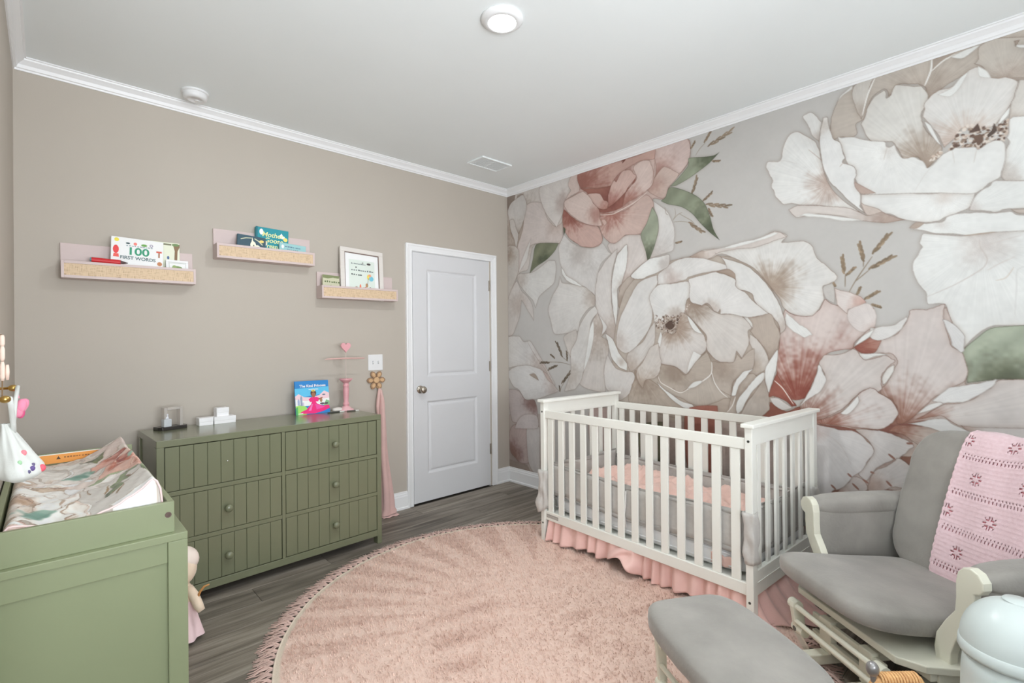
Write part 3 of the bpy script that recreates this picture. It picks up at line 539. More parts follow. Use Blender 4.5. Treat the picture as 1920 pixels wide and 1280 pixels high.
('l',[(928,2399),(862,2319),(846,2285)],(176,150,136),1.2,0.6),
('l',[(1146,2385),(1056,2369),(985,2330)],(200,192,186),1.2,0.5),
('p',[(958,2600),(920,2608),(873,2564),(859,2514),(871,2416),(907,2477),(934,2539)],(213,211,207),(196,186,178),(874,2429),60,0.55,0.35,0),
('p',[(1037,2072),(1001,2088),(911,2077),(825,2048),(736,2030),(652,1970),(588,1971),(487,1911),(560,1917),(676,1945),(774,1985),(878,2021),(995,2025)],(206,197,190),(178,154,140),(527,1919),147,0.55,0.35,0),
('p',[(998,2025),(945,2036),(799,1990),(663,1941),(762,1961),(865,1995),(946,2023)],(221,221,217),(221,221,217),(998,2025),120,0.3,0.35,0),
('p',[(853,2557),(832,2550),(807,2431),(771,2390),(745,2302),(759,2277),(708,2241),(697,2188),(710,2155),(679,2097),(681,2033),(675,2011),(655,1971),(724,2048),(785,2136),(836,2208),(868,2366),(867,2479)],(220,219,216),(204,196,188),(860,2515),58,0.75,0.35,0),
('l',[(746,2288),(775,2259)],(184,166,152),1.4,0.7),
('p',[(707,2162),(662,2122),(611,2078),(675,2088),(705,2132)],(186,160,146),(186,160,146),(707,2162),114,0.4,0.35,0),
('p',[(681,2048),(652,1969),(585,1975),(605,1996),(663,2028)],(203,186,174),(203,186,174),(681,2048),113,0.5,0.35,0),
('p',[(252,1917),(228,1977),(187,2011),(155,2034),(-492,1891),(-492,1803),(117,1896),(161,1890),(206,1905)],(218,218,214),(204,196,190),(252,1918),47,0.55,0.35,0),
('p',[(-492,1801),(111,1892),(83,1867),(-491,1735)],(196,182,170),(196,182,170),(-492,1801),87,0.55,0.35,0),
('p',[(415,1831),(272,1798),(207,1800),(-491,1711),(-489,1379),(165,1365),(257,1292),(271,1244),(328,1383),(342,1475),(408,1479),(412,1532),(448,1602),(464,1664),(453,1717),(426,1760),(436,1788)],(218,218,214),(204,196,190),(207,1747),101,0.55,0.35,0),
('l',[(412,1515),(302,1568),(208,1632),(189,1676),(212,1735),(216,1773)],(196,184,176),1.6,0.7),
('l',[(190,1623),(154,1647),(98,1676)],(200,186,176),1.2,0.6),
('l',[(207,1735),(153,1751),(76,1769)],(200,188,180),1.2,0.5),
('l',[(100,1411),(94,1531),(77,1626),(-490,1599)],(202,200,196),1.6,0.6),
('l',[(163,1574),(128,1583),(102,1629)],(200,180,160),1.4,0.6),
('p',[(475,1872),(446,1895),(410,1884),(349,1879),(328,1901),(261,1904),(183,1892),(117,1885),(83,1861),(-491,1725),(-491,1710),(162,1796),(267,1796),(379,1828),(446,1855)],(219,219,215),(206,200,194),(349,1866),39,0.6,0.35,0),
('p',[(475,1871),(447,1894),(414,1883),(446,1862)],(180,160,144),(180,160,144),(475,1871),107,0.3,0.35,0),
('l',[(267,1797),(162,1797)],(176,154,134),2.2,0.8),
('l',[(737,1565),(709,1620),(672,1681),(630,1747)],(150,130,106),1.6,1.0),
('l',[(709,1620),(643,1678)],(150,130,106),1.5,1.0),
('l',[(755,1595),(753,1668)],(150,130,106),1.4,1.0),
('l',[(752,1653),(739,1667)],(150,130,106),1.2,1.0),
('l',[(671,1695),(669,1731)],(150,130,106),1.4,1.0),
('e',[(630,1757),(557,1856)],(158,134,104),8),
('e',[(666,1723),(689,1827)],(158,134,104),8),
('e',[(648,1678),(539,1738)],(158,134,104),8),
('e',[(757,1667),(768,1767)],(158,134,104),8),
('e',[(749,1657),(708,1699)],(158,134,104),8),
('e',[(700,1547),(685,1589)],(158,134,104),8),
('e',[(668,1520),(604,1561)],(158,134,104),8),
('e',[(638,1493),(595,1476)],(158,134,104),8),
('e',[(812,1626),(800,1603)],(158,134,104),8),
('p',[(983,925),(859,1086),(718,1266),(645,1366),(509,1362),(337,1461),(267,1241),(268,1088),(167,1106),(-487,1150),(-484,710),(953,389),(949,851)],(205,189,181),(158,104,84),(569,850),187,0.55,0.35,0),
('p',[(281,1241),(233,1304),(165,1359),(-489,1381),(-487,1150),(93,1109),(141,1120),(263,1097),(267,1177)],(178,188,162),(118,124,98),(123,1096),142,0.55,0.35,2),
('p',[(718,1266),(646,1316),(576,1308),(520,1349),(487,1409),(476,1452),(413,1456),(357,1472),(336,1479),(348,1416),(338,1351),(314,1273),(280,1241),(262,1178),(267,1106),(331,1059),(396,1002),(459,916),(513,869),(535,874),(529,944),(551,990),(602,1028),(584,1064),(555,1128),(531,1191),(549,1225),(588,1235),(658,1231),(706,1248)],(208,196,190),(158,104,82),(513,856),216,0.55,0.35,1),
('p',[(718,1265),(646,1316),(593,1305),(623,1238),(682,1234)],(190,140,122),(160,86,66),(712,1265),113,0.5,0.35,1),
('p',[(645,1366),(622,1372),(537,1383),(491,1431),(486,1414),(509,1355),(576,1310),(646,1311)],(212,208,204),(212,208,204),(645,1366),110,0.6,0.35,0),
('p',[(718,1268),(681,1324),(621,1366),(650,1316)],(221,221,217),(221,221,217),(718,1268),114,0.6,0.35,0),
('p',[(703,1236),(664,1231),(606,1235),(563,1225),(623,1216),(670,1197)],(221,221,217),(221,221,217),(703,1236),113,0.6,0.35,0),
('p',[(541,1178),(543,1142),(573,1084),(589,1067),(595,1105),(572,1155)],(220,216,210),(220,216,210),(541,1178),111,0.8,0.35,0),
('p',[(348,1403),(304,1376),(271,1317),(275,1246),(286,1243),(314,1279),(331,1344)],(210,208,206),(210,208,206),(348,1403),102,0.6,0.35,0),
('p',[(885,1168),(858,1221),(768,1230),(718,1259),(694,1237),(670,1197),(588,1224),(544,1204),(537,1191),(578,1148),(595,1112),(595,1063),(606,1033),(672,1038),(714,992),(771,921),(875,859),(943,825),(983,933),(921,991),(860,1063),(862,1123)],(208,198,192),(152,94,74),(963,842),203,0.55,0.35,1),
('p',[(885,1175),(864,1131),(852,1086),(880,1017),(941,965),(994,920),(948,989),(906,1084),(892,1153)],(219,216,212),(219,216,212),(885,1175),121,0.7,0.35,0),
('p',[(946,828),(810,825),(685,822),(569,860),(513,873),(356,920),(460,832),(686,800),(875,806)],(152,94,76),(152,94,76),(946,828),113,0.2,0.35,0),
('p',[(602,1028),(551,990),(528,944),(535,902),(569,857),(615,832),(685,829),(810,829),(936,830),(861,868),(771,921),(714,999),(672,1038),(636,1048)],(210,200,195),(156,92,70),(862,815),200,0.7,0.35,1),
('p',[(701,1007),(695,971),(721,926),(752,896),(785,900),(745,946)],(219,216,212),(219,216,212),(701,1007),116,0.7,0.35,0),
('p',[(459,900),(397,949),(346,986),(259,1013),(190,1074),(158,1112),(93,1122),(-487,1130),(-486,944),(169,884),(284,883),(356,927),(407,915)],(206,197,191),(158,102,80),(454,890),162,0.55,0.35,1),
('p',[(396,1001),(331,1064),(268,1088),(167,1117),(157,1113),(185,1073),(259,1012),(346,995),(363,997)],(217,215,212),(217,215,212),(396,1001),101,0.6,0.35,0),
('p',[(454,929),(407,981),(361,998),(350,989),(397,954)],(217,214,210),(217,214,210),(454,929),105,0.6,0.35,0),
('p',[(580,831),(535,860),(418,874),(357,855),(289,831),(348,791),(419,744),(466,774),(471,794),(514,822)],(199,182,170),(160,104,82),(558,837),160,0.55,0.35,1),
('p',[(288,892),(214,891),(-486,954),(-485,856),(237,851)],(204,196,192),(180,150,136),(284,890),68,0.55,0.35,0),
('p',[(492,876),(407,908),(347,913),(298,888),(232,849),(270,833),(332,844),(407,867)],(214,212,209),(214,212,209),(492,876),104,0.7,0.35,0),
('p',[(960,449),(725,513),(452,514),(453,326),(962,187)],(156,110,92),(140,94,76),(630,447),115,0.1,0.35,0),
('p',[(526,704),(493,740),(440,731),(424,707),(460,647)],(162,114,94),(150,100,80),(493,696),54,0.55,0.35,0),
('p',[(471,794),(419,748),(440,718),(515,706)],(196,176,164),(196,176,164),(471,794),107,0.55,0.35,0),
('p',[(716,818),(632,828),(569,822),(503,796),(467,773),(487,737),(526,696),(562,674),(611,636),(640,586),(664,545),(682,557),(700,582),(669,638),(630,715),(650,755)],(206,199,195),(192,176,168),(704,805),84,0.7,0.35,0),
('p',[(526,696),(464,652),(461,607),(482,548),(555,540),(606,500),(658,505),(652,556),(628,617),(571,655)],(206,198,193),(186,160,146),(646,521),83,0.7,0.35,0),
('p',[(589,495),(549,528),(481,549),(492,470),(544,458),(572,473)],(202,188,180),(202,188,180),(589,495),110,0.7,0.35,0),
('p',[(755,521),(730,562),(682,557),(663,511),(694,474),(762,449),(826,431),(793,480)],(204,192,186),(184,150,136),(787,456),58,0.7,0.35,0),
('p',[(949,824),(888,826),(797,815),(722,809),(662,767),(632,715),(663,650),(681,606),(730,561),(755,520),(794,479),(826,461),(846,427),(892,405),(926,417),(960,403)],(206,200,197),(198,176,168),(929,807),100,0.7,0.35,0),
('l',[(936,807),(823,760),(773,708),(736,627)],(196,180,174),1.2,0.4),
('l',[(731,526),(700,496)],(160,112,94),3.2,1.0),
('l',[(682,557),(658,540)],(160,112,94),3.2,1.0),
('l',[(580,569),(557,543)],(160,112,94),3.2,1.0),
('l',[(832,498),(809,477)],(160,112,94),3.2,1.0),
('l',[(508,567),(494,549)],(160,112,94),3.2,1.0),
('l',[(752,576),(733,558)],(160,112,94),3.2,1.0),
('l',[(570,711),(542,687)],(160,112,94),3.2,1.0),
('l',[(859,440),(842,429)],(160,112,94),3.2,1.0),
('l',[(649,603),(631,599)],(160,112,94),3.2,1.0),
('l',[(495,777),(468,779)],(160,112,94),3.2,1.0)]
MUR_SAT, MUR_GAIN = 0.70, 1.10
MUR_Y0, MUR_Y1, MUR_Z0, MUR_Z1, MUR_RES = -0.50, 3.483, 0.125, 2.70, 0.0034
def paint_mural(ops, np):
    ny = int((MUR_Y1 - MUR_Y0) / MUR_RES) + 1
    nz = int((MUR_Z1 - MUR_Z0) / MUR_RES) + 1
    rng = np.random.RandomState(5)
    def vnoise(h, w, step):
        gh, gw = h // step + 3, w // step + 3
        g = rng.rand(gh, gw)
        yy = np.arange(h) / step; xx = np.arange(w) / step
        y0 = yy.astype(int); x0 = xx.astype(int)
        fy = yy - y0; fx = xx - x0
        fy = (fy * fy * (3 - 2 * fy))[:, None]; fx = (fx * fx * (3 - 2 * fx))[None, :]
        a = g[np.ix_(y0, x0)]; b = g[np.ix_(y0, x0 + 1)]; c = g[np.ix_(y0 + 1, x0)]; d = g[np.ix_(y0 + 1, x0 + 1)]
        return (a * (1 - fx) + b * fx) * (1 - fy) + (c * (1 - fx) + d * fx) * fy
    mott = (vnoise(nz, ny, 46) * .45 + vnoise(nz, ny, 17) * .3 + vnoise(nz, ny, 5) * .25) - .5
    img = np.empty((nz, ny, 3), np.float32); img[:] = (191, 187, 182)
    ring = rng.rand(4096)
    SS = 3
    def to_c(pts):
        P = np.array(pts, float) / 1000.0
        return np.stack([(P[:, 0] - MUR_Y0) / MUR_RES, (P[:, 1] - MUR_Z0) / MUR_RES], 1)
    def smooth(P, closed=True, n=5):
        N = len(P); o = []
        for i in range(N if closed else N - 1):
            if closed: p0, p1, p2, p3 = P[i - 1], P[i], P[(i + 1) % N], P[(i + 2) % N]
            else: p0, p1, p2, p3 = P[max(i - 1, 0)], P[i], P[i + 1], P[min(i + 2, N - 1)]
            # keep sharp tips sharp
            def tan(a, b, c):
                u = b - a; v = c - b; lu = np.hypot(*u) + 1e-6; lv = np.hypot(*v) + 1e-6
                if (u @ v) / (lu * lv) < -.1: return np.zeros(2)
                return (c - a) * .5 * min(1, 2 * min(lu, lv) / (lu + lv))
            m1 = tan(p0, p1, p2); m2 = tan(p1, p2, p3)
            for k in range(n):
                t = k / n
                o.append((2*t**3-3*t**2+1)*p1 + (t**3-2*t**2+t)*m1 + (-2*t**3+3*t**2)*p2 + (t**3-t**2)*m2)
        if not closed: o.append(P[-1])
        return np.array(o)
    def cover(P, pad):
        x0 = max(int(P[:, 0].min()) - pad, 0); x1 = min(int(P[:, 0].max()) + pad + 2, ny)
        y0 = max(int(P[:, 1].min()) - pad, 0); y1 = min(int(P[:, 1].max()) + pad + 2, nz)
        if x1 - x0 < 2 or y1 - y0 < 2: return None
        h, w = y1 - y0, x1 - x0
        acc = np.zeros((h * SS, w + 2))
        N = len(P)
        for i in range(N):
            ax, ay = P[i]; bx, by = P[(i + 1) % N]
            if ay == by: continue
            s = 1.0
            if ay > by: ax, ay, bx, by = bx, by, ax, ay; s = -1.0
            r0 = int(np.ceil((ay - y0) * SS - .5)); r1 = int(np.ceil((by - y0) * SS - .5))
            r0 = max(r0, 0); r1 = min(r1, h * SS)
            if r1 <= r0: continue
            r = np.arange(r0, r1); yy = (r + .5) / SS + y0
            xx = np.clip(ax + (yy - ay) * (bx - ax) / (by - ay) - x0, 0, w - .001)
            ix = xx.astype(int); f = xx - ix
            acc[r, ix] += s * (1 - f); acc[r, ix + 1] += s * f
        m = np.clip(np.abs(np.cumsum(acc, 1))[:, :w], 0, 1)
        return m.reshape(h, SS, w).mean(1), x0, x1, y0, y1
    def blur(m, r):
        for _ in range(2):
            for ax in (0, 1):
                pad = [(0, 0), (0, 0)]; pad[ax] = (r + 1, r)
                c = np.cumsum(np.pad(m, pad, mode='edge'), ax)
                n = m.shape[ax]
                hi = np.take(c, np.arange(2 * r + 1, 2 * r + 1 + n), ax); lo = np.take(c, np.arange(0, n), ax)
                m = (hi - lo) / (2 * r + 1)
        return m
    def line(pts, c, w, a, ds=True):
        P = smooth(to_c(pts), False, 4)
        for i in range(1):
            d = np.gradient(P, axis=0); l = np.hypot(d[:, 0], d[:, 1]) + 1e-6
            nrm = np.stack([-d[:, 1] / l, d[:, 0] / l], 1)
            t = np.linspace(0, 1, len(P)); ww = (w * .5 * (np.sin(np.pi * np.clip(t * .9 + .05, 0, 1)) ** .5))[:, None]
            Q = np.concatenate([P + nrm * ww, (P - nrm * ww)[::-1]])
            r = cover(Q, 2)
            if r is None: return
            m, x0, x1, y0, y1 = r
            A = (m * a)[..., None]
            img[y0:y1, x0:x1] = img[y0:y1, x0:x1] * (1 - A) + np.array(c) * A
    for op in ops:
        k = op[0]
        if k == 'p':
            _, pts, cm, cb, b, L, out, sh, kind = op
            P = smooth(to_c(pts)); n_ = len(P)
            if kind != 2 and n_ > 30:
                jj = rng.rand(n_, 2) - .5; jj = (jj + np.roll(jj, 1, 0) + np.roll(jj, 2, 0)) / 1.6; P = P + jj * 2.2
            r = cover(P, 14)
            if r is None: continue
            m, x0, x1, y0, y1 = r
            sub = img[y0:y1, x0:x1]
            cm = np.array(cm, float); cb = np.array(cb, float)
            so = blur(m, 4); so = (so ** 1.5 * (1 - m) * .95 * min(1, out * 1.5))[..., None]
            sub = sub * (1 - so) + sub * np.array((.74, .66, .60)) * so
            bc = to_c([b])[0]
            X, Y = np.meshgrid(np.arange(x0, x1) - bc[0], np.arange(y0, y1) - bc[1])
            d = np.hypot(X, Y) / max(L * 1.3 / 1000 / MUR_RES, 1)
            if kind == 1:
                an = np.arctan2(Y, X) * 30 + 500
                i0 = an.astype(int); f = an - i0
                nn = ring[i0 % 4096] * (1 - f) + ring[(i0 + 1) % 4096] * f
                an2 = np.arctan2(Y, X) * 11 + 900; i0 = an2.astype(int); f = an2 - i0
                nn = nn * .55 + (ring[i0 % 4096] * (1 - f) + ring[(i0 + 1) % 4096] * f) * .45
                d = d + (nn - .5) * .42
            d = d + mott[y0:y1, x0:x1] * .9
            t = np.clip(d, 0, 1); t = t * t * (3 - 2 * t)
            col = cb + (cm - cb) * t[..., None]
            col = col * (1 + mott[y0:y1, x0:x1] * .07)[..., None]
            an3 = np.arctan2(Y, X) * 52 + 700; i3 = an3.astype(int); f3 = an3 - i3
            vn_ = ring[i3 % 4096] * (1 - f3) + ring[(i3 + 1) % 4096] * f3
            if kind != 2: col = col * (1 + (vn_ - .5) * .035 * np.clip(1.6 - d * .4, .3, 1))[..., None]
            if kind == 2:
                s1 = np.sin(X * .11 + Y * .13 + bc[0]) * .5 + .5
                col = col * (1 - .13 * s1 * (1 - t * .3))[..., None]
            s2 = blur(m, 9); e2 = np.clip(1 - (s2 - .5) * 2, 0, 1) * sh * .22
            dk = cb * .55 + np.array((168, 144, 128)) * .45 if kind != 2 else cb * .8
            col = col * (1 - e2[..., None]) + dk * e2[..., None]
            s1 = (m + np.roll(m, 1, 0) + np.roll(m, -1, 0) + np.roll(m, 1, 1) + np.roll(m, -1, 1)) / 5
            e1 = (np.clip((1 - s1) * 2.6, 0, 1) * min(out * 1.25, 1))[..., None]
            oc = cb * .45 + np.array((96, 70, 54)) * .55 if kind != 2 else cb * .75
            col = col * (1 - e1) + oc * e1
            A = m[..., None]
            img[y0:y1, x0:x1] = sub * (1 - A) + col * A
        elif k == 'l':
            line(op[1], op[2], op[3], op[4])
        elif k == 'e':
            a, b = np.array(op[1], float); c = np.array(op[2], float); n = op[3]
            ax = b - a; L = np.hypot(*ax); u = ax / L; v = np.array((-u[1], u[0]))
            line([a, b], c, 1.2, .9)
            for i in range(n):
                p = a + ax * (i / n) * .92
                s = 1 if i % 2 else -1
                ln = L * .30
                q1 = p + u * ln * .5 + v * s * L * .042; q2 = p + u * ln + v * s * L * .062
                line([p, q1, q2], c * rng.uniform(.82, 1.08), 3.4, .95)
        elif k == 'd':
            P = to_c(op[1]); x0, y0 = P.min(0); x1, y1 = P.max(0); cnt = 0; tries = 0
            while cnt < op[2] and tries < 6000:
                tries += 1
                q = np.array((rng.uniform(x0, x1), rng.uniform(y0, y1))); ins = False
                for i in range(len(P)):
                    a = P[i]; b = P[i - 1]
                    if (a[1] > q[1]) != (b[1] > q[1]) and q[0] < (b[0] - a[0]) * (q[1] - a[1]) / (b[1] - a[1]) + a[0]: ins = not ins
                if not ins: continue
                cnt += 1
                rr = op[4] / 3.4 * rng.uniform(.5, 1.1); ph = rng.uniform(0, 6.3); ec = rng.uniform(.4, 1)
                tt = np.linspace(0, 6.283, 9)[:-1]
                Q = np.stack([q[0] + rr * (np.cos(tt) * np.cos(ph) - ec * np.sin(tt) * np.sin(ph)), q[1] + rr * (np.cos(tt) * np.sin(ph) + ec * np.sin(tt) * np.cos(ph))], 1)
                r = cover(Q, 1)
                if r is None: continue
                m, a0, a1, b0, b1 = r; A = m[..., None] * .9
                img[b0:b1, a0:a1] = img[b0:b1, a0:a1] * (1 - A) + np.array(op[3][rng.randint(len(op[3]))]) * A
    img *= (1 + mott * .035)[..., None]
    img = 206 + (img - 206) * np.where(img < 206, 1.09, 1.0)
    return np.clip(img, 0, 255)

_img = paint_mural(MURAL, np)
_nz, _ny = _img.shape[:2]
_l = _img.astype(np.float64) / 255.0
_l = np.where(_l <= .04045, _l / 12.92, ((_l + .055) / 1.055) ** 2.4)
_lum = _l.mean(2, keepdims=True)
_l = np.clip((_lum + (_l - _lum) * MUR_SAT) * MUR_GAIN, 0, .93)
_yy, _zz = np.meshgrid(MUR_Y0 + np.arange(_ny) * MUR_RES, MUR_Z0 + np.arange(_nz) * MUR_RES)
_yy = np.minimum(_yy, YA)
_co = np.stack([np.full(_yy.size, XB - .0012), _yy.ravel(), _zz.ravel()], 1).astype(np.float32)
_i = (np.arange(_nz - 1)[:, None] * _ny + np.arange(_ny - 1)[None, :]).ravel()
_q = np.stack([_i, _i + _ny, _i + _ny + 1, _i + 1], 1).astype(np.int32)
me = bpy.data.meshes.new('wallpaper'); me.vertices.add(len(_co)); me.vertices.foreach_set('co', _co.ravel())
me.loops.add(_q.size); me.loops.foreach_set('vertex_index', _q.ravel())
me.polygons.add(len(_q)); me.polygons.foreach_set('loop_start', np.arange(0, _q.size, 4, dtype=np.int32)); me.polygons.foreach_set('loop_total', np.full(len(_q), 4, np.int32))
me.update(calc_edges=True)
ca = me.color_attributes.new('print', 'FLOAT_COLOR', 'POINT')
ca.data.foreach_set('color', np.concatenate([_l.reshape(-1, 3), np.ones((_ny * _nz, 1))], 1).astype(np.float32).ravel())
def attr_mat(name, rough=.6, bump=.12, bscale=160, attr='print', sheen=0.0, dist=.001):
    m = bpy.data.materials.new(name); m.use_nodes = True; N = m.node_tree.nodes; L = m.node_tree.links; b = N['Principled BSDF']
    a = N.new('ShaderNodeAttribute'); a.attribute_name = attr; L.new(a.outputs['Color'], b.inputs['Base Color']); b.inputs['Roughness'].default_value = rough
    b.inputs['Specular IOR Level'].default_value = .3
    if sheen: b.inputs['Sheen Weight'].default_value = sheen
    tc = N.new('ShaderNodeTexCoord'); nz = N.new('ShaderNodeTexNoise'); nz.inputs['Scale'].default_value = bscale; nz.inputs['Detail'].default_value = 4; L.new(tc.outputs['Object'], nz.inputs['Vector'])
    bp = N.new('ShaderNodeBump'); bp.inputs['Strength'].default_value = bump; bp.inputs['Distance'].default_value = dist; L.new(nz.outputs[0], bp.inputs['Height']); L.new(bp.outputs[0], b.inputs['Normal'])
    return m
me.materials.append(attr_mat('mural_print'))
wp = link('wallpaper', me, wall_right); wp['label'] = 'wallpaper printed with huge white and pink peonies'

# ------------------------------------------------------------------ dresser
m_green = M('sage_green_paint', (108, 111, 88), .26, .03, 4, .02, 120, coat=.35)
m_greend = M('sage_green_joint', (78, 81, 62), .6)
m_chrome = M('bright_screw', (205, 203, 198), .25, .02, metal=1.0)
DW, DD, DH = 1.222, .462, .842
dr = empty('dresser', (.386, 2.940, 0), math.radians(2.4), 'sage green six-drawer dresser with beadboard drawer fronts against the beige wall', 'dresser')
box('top_board', 0, DW, 0, DD, DH - .034, DH, m_green, dr, .003)
for x0 in (0, DW - .032):
    sp = MB(); sp.box(x0, x0 + .032, 0, .05, 0, DH - .034).box(x0, x0 + .032, DD - .05, DD, 0, DH - .034).box(x0 + .006, x0 + .026, .05, DD - .05, .075, DH - .034)
    sp.build('side_panel', m_green, dr, bevel=.002)
box('bottom_rail', .032, DW - .032, .0, .024, .052, .092, m_green, dr, .002)
box('back_panel', .032, DW - .032, DD - .02, DD - .01, .06, DH - .034, m_green, dr, 0)
MX = .598
box('middle_stile', MX - .0095, MX + .0095, .001, .024, .092, DH - .034, m_green, dr, .0015)
rows = [(.0945, .3165), (.3405, .5615), (.586, .8055)]
for z in (.3285, .5737): box('drawer_rail', .032, MX - .0095, .001, .024, z - .011, z + .011, m_green, dr, .0015); box('drawer_rail', MX + .0095, DW - .032, .001, .024, z - .011, z + .011, m_green, dr, .0015)
MB().box(.032, DW - .032, .03, .034, .07, DH - .034).build('dust_board', m_greend, dr)
knob_me = None; board_me = {}
for ci, (c0, c1) in enumerate(((.0345, MX - .012), (MX + .012, DW - .0345))):
    for ri, (z0, z1) in enumerate(rows):
        d = box('drawer', c0, c1, .0115, .03, z0 + .001, z1 - .001, m_greend, dr, 0)
        nb = 9; wv = (c1 - c0) / nb; key = (ci, round(z1 - z0, 4))
        for k in range(nb):
            if key not in board_me:
                o = MB().box(0, wv - .0014, 0, .010, 0, z1 - z0 - .002).build('board', m_green, d, bevel=.0014, seg=1); board_me[key] = o
            else:
                o = child_copy(board_me[key], d, (0, 0, 0))
            o.location = (c0 + k * wv + .0007, .0025, z0 + .001)
        kc = ((c0 + c1) / 2, .0025, (z0 + z1) / 2)
        if ci == 0 and ri == 2:
            sc = MB().lathe([(0, 0), (.0045, 0), (.0052, .003), (.003, .006), (0, .0065)], 12, tr(kc, rotm(PI / 2)), cap=False).build('bare_screw', m_chrome, d, smooth=True); sc['label'] = 'bright screw left where the knob is missing'
        elif knob_me is None:
            knob_me = MB().lathe([(0, 0), (.010, 0), (.009, .010), (.012, .014), (.0185, .020), (.0205, .027), (.018, .034), (.010, .0385), (0, .0395)], 20, tr((0, 0, 0), rotm(PI / 2)), cap=False).build('knob', m_green, d, smooth=True); knob_me.location = kc
        else: child_copy(knob_me, d, kc)
DR = dr.matrix_basis if False else Matrix.Translation((.386, 2.940, 0)) @ Matrix.Rotation(math.radians(2.4), 4, 'Z')
# ------------------------------------------------------------------ books
m_page = M('book_pages', (226, 220, 208), .7, .03, 40)
def book(name, w, h, t, cover, loc, lean=0.0, rz=0.0, label='', parent=None, hard=.0022, spine=None):
    o = empty(name, loc, 0, label, 'book'); o.rotation_euler = (-lean, 0, rz)
    c = MB(); c.box(0, w, 0, hard, 0, h).box(0, w, t - hard, t, 0, h).box(0, hard, hard, t - hard, 0, h)
    c.build('cover', flat(cover), o, bevel=.0012, seg=1)
    MB().box(hard, w - .003, hard, t - hard, .002, h - .002).build('pages', m_page, o)
    return o
def scrawl(x0, x1, y, c, n=7, hgt=.035, seed=1):
    r = random.Random(seed); s = []; x = x0
    while x < x1:
        ww = (x1 - x0) / n * r.uniform(.5, .9); hh = hgt * r.uniform(.6, 1); s.append((c, [(x, y), (x + ww, y), (x + ww, y + hh), (x, y + hh)])); x += (x1 - x0) / n
    return s
# shelves -----------------------------------------------------------
m_mauve = M('mauve_paint', (194, 177, 174), .5, .03, 5)
def rattan_mat():
    m = bpy.data.materials.new('woven_rattan'); m.use_nodes = True; nt = m.node_tree; N = nt.nodes; L = nt.links; b = N['Principled BSDF']
    tc = N.new('ShaderNodeTexCoord'); outs = []
    for sc, ax in (((9, 1, 120), 0), ((120, 1, 9), 1)):
        mp = N.new('ShaderNodeMapping'); mp.inputs['Scale'].default_value = sc; L.new(tc.outputs['Object'], mp.inputs[0])
        n = N.new('ShaderNodeTexNoise'); n.inputs['Scale'].default_value = 3.2; n.inputs['Detail'].default_value = 3; L.new(mp.outputs[0], n.inputs['Vector']); outs.append(n.outputs[0])
    mx = N.new('ShaderNodeMath'); mx.operation = 'ADD'; L.new(outs[0], mx.inputs[0]); L.new(outs[1], mx.inputs[1])
    cr = N.new('ShaderNodeValToRGB'); e = cr.color_ramp.elements; e[0].position = .72; e[0].color = alb((152, 124, 98)); e[1].position = 1.22 if False else 1.0; e[1].color = alb((204, 180, 150)); k = e.new(.86); k.color = alb((184, 158, 126))
    L.new(mx.outputs[0], cr.inputs[0]); L.new(cr.outputs[0], b.inputs['Base Color']); b.inputs['Roughness'].default_value = .55
    bp = N.new('ShaderNodeBump'); bp.inputs['Strength'].default_value = .4; bp.inputs['Distance'].default_value = .001; L.new(mx.outputs[0], bp.inputs['Height']); L.new(bp.outputs[0], b.inputs['Normal']); return m
m_rattan = rattan_mat()
SWD, SDP = .585, .1
def shelf(x0, zb, label, ry=0.0):
    s = empty('wall_shelf', (x0, YA - SDP, zb), 0, label, 'shelf', 'mauve picture ledges on the back wall'); s.rotation_euler = (0, ry, 0)
    box('back_panel', 0, SWD, SDP - .014, SDP - .001, 0, .188, m_mauve, s, .0015)
    box('bottom_board', .012, SWD - .012, .012, SDP - .014, 0, .012, m_mauve, s, .001)
    for xa in (0, SWD - .012): box('end_panel', xa, xa + .012, .0, SDP - .014, 0, .088, m_mauve, s, .001)
    for za, zb_ in ((0, .014), (.074, .088)): box('front_rail', .012, SWD - .012, .0, .012, za, zb_, m_mauve, s, .001)
    box('rattan_panel', .012, SWD - .012, .003, .008, .014, .074, m_rattan, s, 0)
    return s
shelf(.056, 1.655, 'leftmost mauve picture ledge with rattan front holding a counting book', math.radians(-.6))
shelf(.750, 1.832, 'middle and highest mauve picture ledge with rattan front and teal books', math.radians(-.4))
shelf(1.383, 1.624, 'mauve picture ledge nearest the door with rattan front and framed print', math.radians(-.4))
YB = YA - .034
# left shelf
b = book('picture_book', .232, .232, .022, (226, 226, 222), (.250, YA - .086, 1.668), .10, 0, 'white picture book titled 100 First Words on the leftmost ledge')
b.rotation_euler[1] = math.radians(2)
S = [((214, 60, 62), ell(.09, .70, .055, .1)), ((222, 90, 80), [(.05, .6), (.14, .6), (.15, .52), (.04, .52)]), ((232, 206, 70), ell(.10, .93, .045, .045)), ((60, 80, 84), ell(.31, .87, .04, .02)), ((224, 120, 110), ell(.45, .87, .035, .035)), ((96, 150, 70), ell(.62, .86, .06, .03, 10, .4)), ((150, 140, 160), ell(.76, .87, .035, .035)), ((226, 226, 222), ell(.76, .87, .018, .018)), ((200, 90, 70), [(.86, .72), (.97, .72), (.97, .76), (.86, .76)]), ((150, 100, 70), [(.9, .6), (.93, .6), (.93, .72), (.9, .72)]), ((170, 110, 70), ell(.12, .38, .07, .045, 10, .5)), ((180, 120, 80), ell(.93, .45, .05, .05)), ((214, 180, 80), ell(.92, .2, .04, .06)), ((70, 100, 160), ell(.45, .18, .02, .02)), ((60, 80, 120), ell(.82, .14, .03, .025))] + scrawl(.28, .80, .80, (150, 160, 165), 10, .03, 3)
art(b, 'cover_art', S, .232, .232)
lettering(b, '100', .058, (.118, -.0016, .140), flat((40, 140, 104)), 'title_lettering', bold=.0012, sx=1.15)
